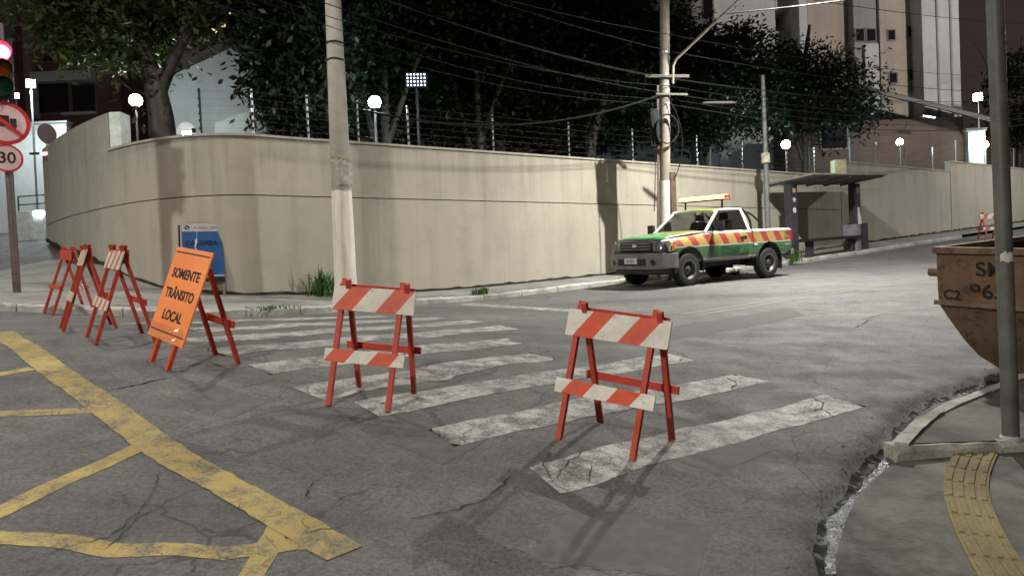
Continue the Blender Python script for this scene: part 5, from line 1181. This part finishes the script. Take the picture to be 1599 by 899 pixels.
q = MB().lathe([(0,.0),(.11,.02),(.19,.055),(.24,.10),(.243,.104),(.19,.064),(.11,.03),(0,.01)], 22, 'Z').build('reflector', plain('dish_white', (.66,.68,.70), .4), dish, smooth=True); q.location = (0,0,.33); q.rotation_euler = (R_(62), R_(25), 0); q.scale = (.8,1.15,1)
MB().tube([(0,0,0),(0,.02,.33)], .02, 8).build('mast', M_steel, dish); MB().beam((.0,-.02,.28),(.12,-.30,.36), .02, .02).build('arm', M_steel, dish); MB().box((.09,-.36,.32),(.16,-.29,.41)).build('receiver', M_black, dish)
# dark red house, left
rh = empty('red_house', (0,0,0), 0, 'dark red house front with pale pilasters and a wide window at upper left', 'building'); M_rh = wallplaster('dark_red_plaster', (.16,.07,.065), (.21,.095,.085)); d = 28
block(rh, -120, 205, d, 2.5, 12.5, 5, 'wall', M_rh)
for px in (0, 26, 56): block(rh, px, px+13, d-.25, 2.5, 12.5, .249, 'pilaster', wallplaster('pilaster_pink', (.26,.17,.165), (.32,.21,.2)))
a, c_ = span(74, 168, d); z1, z0 = hz(120,116,d), hz(120,131,d)
MB().box((a,d-.35,z0),(c_,d-.002,z1)).build('white_beam', M_wallw, rh); MB().box((a,d-.3,hz(74,186,d)),(a+.12,d-.002,z0-.002)).build('white_jamb', M_wallw, rh)
MB().box((a+1.0,d-.2,hz(120,182,d)),(c_,d-.002,hz(120,178,d))).build('white_sill', M_wallw, rh)
window(rh, 79, 133, 125, 177, d); window(rh, 131, 133, 166, 177, d)
for r in ((88,60,108,98,d),(126,60,146,98,d),(95,-20,140,30,d)): window(rh, *r)
# pale garden wall and white cabinet at the far left
pw = empty('garden_wall', (0,0,0), 0, 'pale blue-lit plain wall behind the round signs at far left', 'wall'); d = 25
block(pw, -160, 118, d, 1.5, hz(30,196,d), .25, 'wall', M_wallw); block(pw, -160, 119, d-.05, hz(30,196,d)+.001, hz(30,193,d), .35, 'coping', M_tw1)
c_ = P(60,352,21.4); g_ = zg(c_[0], c_[1]); z_ = hz(60,330,21.4)-g_
cb = empty('utility_cabinet', (c_[0], c_[1], g_), 0, 'bright white cabinet with a dark rail on top left of the wall end', 'cabinet')
MB().box((-.42,-.3,-.2),(.6,.5,z_)).build('cabinet_body', plain('cabinet_white', (.72,.76,.76), .5), cb, bevel=.03)
MB().box((-.40,-.312,.02),(.08,-.302,z_-.06)).build('cabinet_door', MATS['cabinet_white'], cb)
for x0 in (-.38,.55): MB().tube([(x0,-.25,z_),(x0,-.25,z_+.42)], .018, 6).build('rail_post', M_black, cb)
for z2 in (.17,.41): MB().tube([(-.38,-.25,z_+z2),(.56,-.25,z_+z2+.03)], .018, 6).build('rail', M_black, cb)
l_ = MB().box((.1,-.34,z_-.16),(.34,-.302,z_-.02)).build('lamp', emis('cabinet_lamp', (.8,.97,1), 30), cb)
c_ = P(63,240,18.8); o = empty('wall_alarm_light', c_, 0, 'small bracket with a red and white light at the left wall end', 'lamp')
MB().box((-.26,-.04,-.02),(.02,.04,.03)).build('bracket', M_black, o); MB().box((.021,-.05,-.04),(.20,.05,.025)).build('lens', emis('alarm_glow', (1,.35,.38), 5), o); MB().box((.16,-.02,-.2),(.25,.3,-.041)).build('arm', M_black, o)
# far lit windows above the trees
fb = empty('far_building', (0,0,0), 0, 'far building with a few warm lit windows seen through leaves at top', 'building')
block(fb, 330, 470, 48, 2, 26, 6, 'wall', wallplaster('far_wall', (.22,.21,.22), (.27,.26,.27)))
M_litw = emis('warm_window', (1,.72,.36), 1.6)
for r in ((364,33,373,46,48),(380,22,394,36,48),(352,44,360,54,48),(420,-10,434,4,48)): window(fb, *r, lit=M_litw)

# ================================================================== TREES
M_bark = wood('bark', (.045,.038,.031)); 
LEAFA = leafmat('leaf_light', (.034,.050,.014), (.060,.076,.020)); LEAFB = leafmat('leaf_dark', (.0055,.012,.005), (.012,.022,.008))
def foliage(blobs, n, size, seed, name, mat, parent, droop=.3, clump=.34):
    rs_ = np.random.RandomState(seed); C_ = np.array([b[0] for b in blobs]); Rd = np.array([b[1] for b in blobs]); vol = Rd**2.2; pr = vol/vol.sum()
    nc = max(20, n//22); ci = rs_.choice(len(blobs), nc, p=pr); dv = rs_.normal(size=(nc,3)); dv /= np.linalg.norm(dv, axis=1)[:,None]
    rad = Rd[ci]*(rs_.uniform(.25, 1, nc)**.45)*rs_.uniform(.85, 1.18, nc); cc_ = C_[ci]+dv*rad[:,None]*np.array([1,.8,.85])
    k = rs_.choice(nc, n); p = cc_[k]+rs_.normal(size=(n,3))*clump*np.array([1,1,.75])
    ax_ = rs_.normal(size=(n,3)); ax_[:,2] = ax_[:,2]*.5-droop; ax_ /= np.linalg.norm(ax_, axis=1)[:,None]
    up_ = rs_.normal(size=(n,3))*.6+np.array([0,0,1.]); sd = np.cross(ax_, up_); sd /= np.linalg.norm(sd, axis=1)[:,None]+1e-9
    nrm = np.cross(sd, ax_); L = size*rs_.uniform(.6, 1.35, n)[:,None]; Wd_ = L*rs_.uniform(.34, .5, n)[:,None]
    v = np.stack([p, p+ax_*L*.5+sd*Wd_*.5-nrm*L*.06, p+ax_*L, p+ax_*L*.5-sd*Wd_*.5-nrm*L*.06], 1).reshape(-1, 3)
    me = bpy.data.meshes.new(name); me.vertices.add(4*n); me.vertices.foreach_set('co', v.ravel())
    f_ = np.arange(4*n); me.loops.add(4*n); me.loops.foreach_set('vertex_index', f_); me.polygons.add(n); me.polygons.foreach_set('loop_start', np.arange(n)*4); me.polygons.foreach_set('loop_total', np.full(n, 4)); me.update(calc_edges=True)
    return link(name, me, mat, parent)
def tree(label, base, limbs, blobs, n, size, seed, mat, droop=.3, clump=.34, group=None):
    o = empty('tree', base, 0, label, 'tree', group); bz = np.array(base, float)
    for k, (pts, r0, r1) in enumerate(limbs):
        pts = catmull([np.array(p)-bz for p in pts], 5); MB().tube(pts, [r0+(r1-r0)*i/(len(pts)-1) for i in range(len(pts))], 9).build('branch' if k else 'trunk', M_bark, o, smooth=True)
    foliage([(np.array(c)-bz, r) for c, r in blobs], n, size, seed, 'crown', mat, o, droop, clump)
    return o
def B(px, py, d, r): return (P(px, py, d), r)
def gr(px, d): x, y = (px-800)/F*d, d; return np.array([x, y, zg(x, y)])
d = 16.7; b_ = gr(256, d); T = lambda x, y, dd=0: P(x, y, d+dd)
tree('tree with a leaning forked trunk beside the globe lamp at upper left', b_, [([b_, T(254,225), T(247,160), T(232,105), T(212,55), T(200,-10)], .33, .14), ([T(247,150), T(270,95), T(296,45), T(310,-20)], .16, .05), ([T(236,115), T(200,92,-.3), T(160,62,-.5), T(118,30,-.8)], .13, .04), ([T(222,80), T(240,30,.4), T(262,-30,.6)], .12, .05)],
     [B(128,38,16.2,1.0), B(180,5,16.6,1.3), B(240,20,17.3,1.2), B(300,5,17.2,.8), B(90,-5,16,1.2), B(270,-40,17,2.0), B(150,-50,16.5,2.0), B(190,92,16.2,.42), B(268,100,16.9,.3), B(330,-25,17.5,1.1), B(130,70,15.9,.45), B(236,185,16.9,.26)], 15000, .20, 1, LEAFA, .45, .28)
def dark(label, px, d, blobs, n, seed, limbs=None, size=.20, droop=.45, clump=.3):
    b_ = gr(px, d); t0 = P(px, 120, d)
    tree(label, b_, limbs or [([b_, (b_+t0)/2+np.array([.12,0,0]), t0, t0+np.array([.3,0,2.])], .2, .06), ([(b_+t0)/2, P(px-45,110,d), P(px-70,60,d)], .1, .03), ([(b_+t0)/2+np.array([0,0,.4]), P(px+50,100,d), P(px+85,50,d)], .1, .03)], blobs, n, size, seed, LEAFB, droop, clump, None)
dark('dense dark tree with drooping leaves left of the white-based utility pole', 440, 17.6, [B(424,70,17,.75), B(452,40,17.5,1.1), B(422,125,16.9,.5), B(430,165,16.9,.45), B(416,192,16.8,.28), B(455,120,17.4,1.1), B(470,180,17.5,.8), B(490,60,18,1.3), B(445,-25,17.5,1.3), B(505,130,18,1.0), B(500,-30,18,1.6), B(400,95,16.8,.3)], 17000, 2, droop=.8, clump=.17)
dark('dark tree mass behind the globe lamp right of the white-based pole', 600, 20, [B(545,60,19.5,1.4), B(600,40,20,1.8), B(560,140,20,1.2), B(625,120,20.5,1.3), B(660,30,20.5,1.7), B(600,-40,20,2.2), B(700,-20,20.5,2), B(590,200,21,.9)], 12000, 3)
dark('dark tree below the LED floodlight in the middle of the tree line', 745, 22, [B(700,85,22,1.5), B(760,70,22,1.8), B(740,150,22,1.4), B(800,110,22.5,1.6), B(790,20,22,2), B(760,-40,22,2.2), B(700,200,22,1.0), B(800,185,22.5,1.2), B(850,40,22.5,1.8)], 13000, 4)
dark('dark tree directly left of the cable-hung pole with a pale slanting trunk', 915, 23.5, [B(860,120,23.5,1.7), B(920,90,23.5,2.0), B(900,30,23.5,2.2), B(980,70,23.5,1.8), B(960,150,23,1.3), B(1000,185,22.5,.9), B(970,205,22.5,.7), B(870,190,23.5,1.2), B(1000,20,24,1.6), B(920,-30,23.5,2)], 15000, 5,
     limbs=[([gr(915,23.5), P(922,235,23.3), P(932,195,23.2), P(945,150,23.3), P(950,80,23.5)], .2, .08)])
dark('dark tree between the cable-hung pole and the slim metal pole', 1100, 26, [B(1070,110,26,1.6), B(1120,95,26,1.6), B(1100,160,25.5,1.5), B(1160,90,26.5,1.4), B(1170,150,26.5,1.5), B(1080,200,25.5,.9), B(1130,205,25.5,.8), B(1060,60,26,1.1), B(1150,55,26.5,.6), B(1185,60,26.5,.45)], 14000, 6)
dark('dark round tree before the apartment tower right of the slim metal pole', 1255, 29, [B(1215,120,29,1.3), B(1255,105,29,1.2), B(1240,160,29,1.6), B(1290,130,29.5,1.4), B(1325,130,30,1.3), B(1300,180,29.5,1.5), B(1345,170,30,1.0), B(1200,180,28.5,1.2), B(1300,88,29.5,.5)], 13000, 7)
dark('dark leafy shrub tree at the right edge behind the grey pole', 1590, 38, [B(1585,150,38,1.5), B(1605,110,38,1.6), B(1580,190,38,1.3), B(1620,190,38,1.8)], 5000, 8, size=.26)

LEAFC = leafmat('leaf_far', (.008,.014,.008), (.014,.024,.012))
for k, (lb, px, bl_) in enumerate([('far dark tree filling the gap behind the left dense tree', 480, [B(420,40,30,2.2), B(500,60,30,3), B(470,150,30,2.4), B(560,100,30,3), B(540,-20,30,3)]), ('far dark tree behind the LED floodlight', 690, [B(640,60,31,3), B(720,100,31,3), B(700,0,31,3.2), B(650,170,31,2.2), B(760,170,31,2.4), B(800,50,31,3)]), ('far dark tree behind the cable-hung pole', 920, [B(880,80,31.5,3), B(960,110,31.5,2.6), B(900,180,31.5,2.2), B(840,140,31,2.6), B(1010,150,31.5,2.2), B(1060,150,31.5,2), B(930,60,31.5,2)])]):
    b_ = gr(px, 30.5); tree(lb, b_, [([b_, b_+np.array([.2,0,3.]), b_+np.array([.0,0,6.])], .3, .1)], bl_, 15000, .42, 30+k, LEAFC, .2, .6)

# ================================================================== WEEDS
M_grass = leafmat('weed_green', (.05,.13,.02), (.09,.19,.04))
def weed(px, py, label, n, h, spread, seed, dz=.118, grp=None):
    g_ = G(px, py, dz); rnd = random.Random(seed); m = MB()
    for k in range(n):
        a = rnd.uniform(0, 6.28); L = h*rnd.uniform(.5, 1.15); o_ = np.array([rnd.gauss(0, spread*.35), rnd.gauss(0, spread*.3), 0]); out = np.array([math.cos(a), math.sin(a), 0]); ww = np.array([-out[1], out[0], 0])*rnd.uniform(.006, .014)
        c1 = o_+out*L*.22+np.array([0,0,L*.62]); c2 = o_+out*L*rnd.uniform(.4,.75)+np.array([0,0,L*rnd.uniform(.6,1.)])
        m.add([o_-ww, o_+ww, c1+ww*1.2, c1-ww*1.2, c2], [(0,1,2,3),(3,2,4)])
    o = m.build('weed', M_grass, fix=False); o.location = (g_[0], g_[1], g_[2]+dz-.01); tag(o, label, 'weed', grp); return o
weed(506,462, 'tall grassy weed clump at the left foot of the white-based pole', 130, .62, .45, 1)
weed(752,459, 'low weed tuft on the kerb between the white-based pole and the truck', 60, .2, .25, 2)
weed(1242,408, 'bright green weed on the kerb just behind the truck', 70, .42, .25, 3)
weed(1143,430, 'low green weed at the kerb seen under the truck', 60, .2, .35, 4, .05)
weed(425,482, 'thin grass patch on the pavement left of the pole foot', 60, .09, .5, 5)
weed(462,458, 'small weed against the foot of the curved wall', 25, .22, .12, 6)
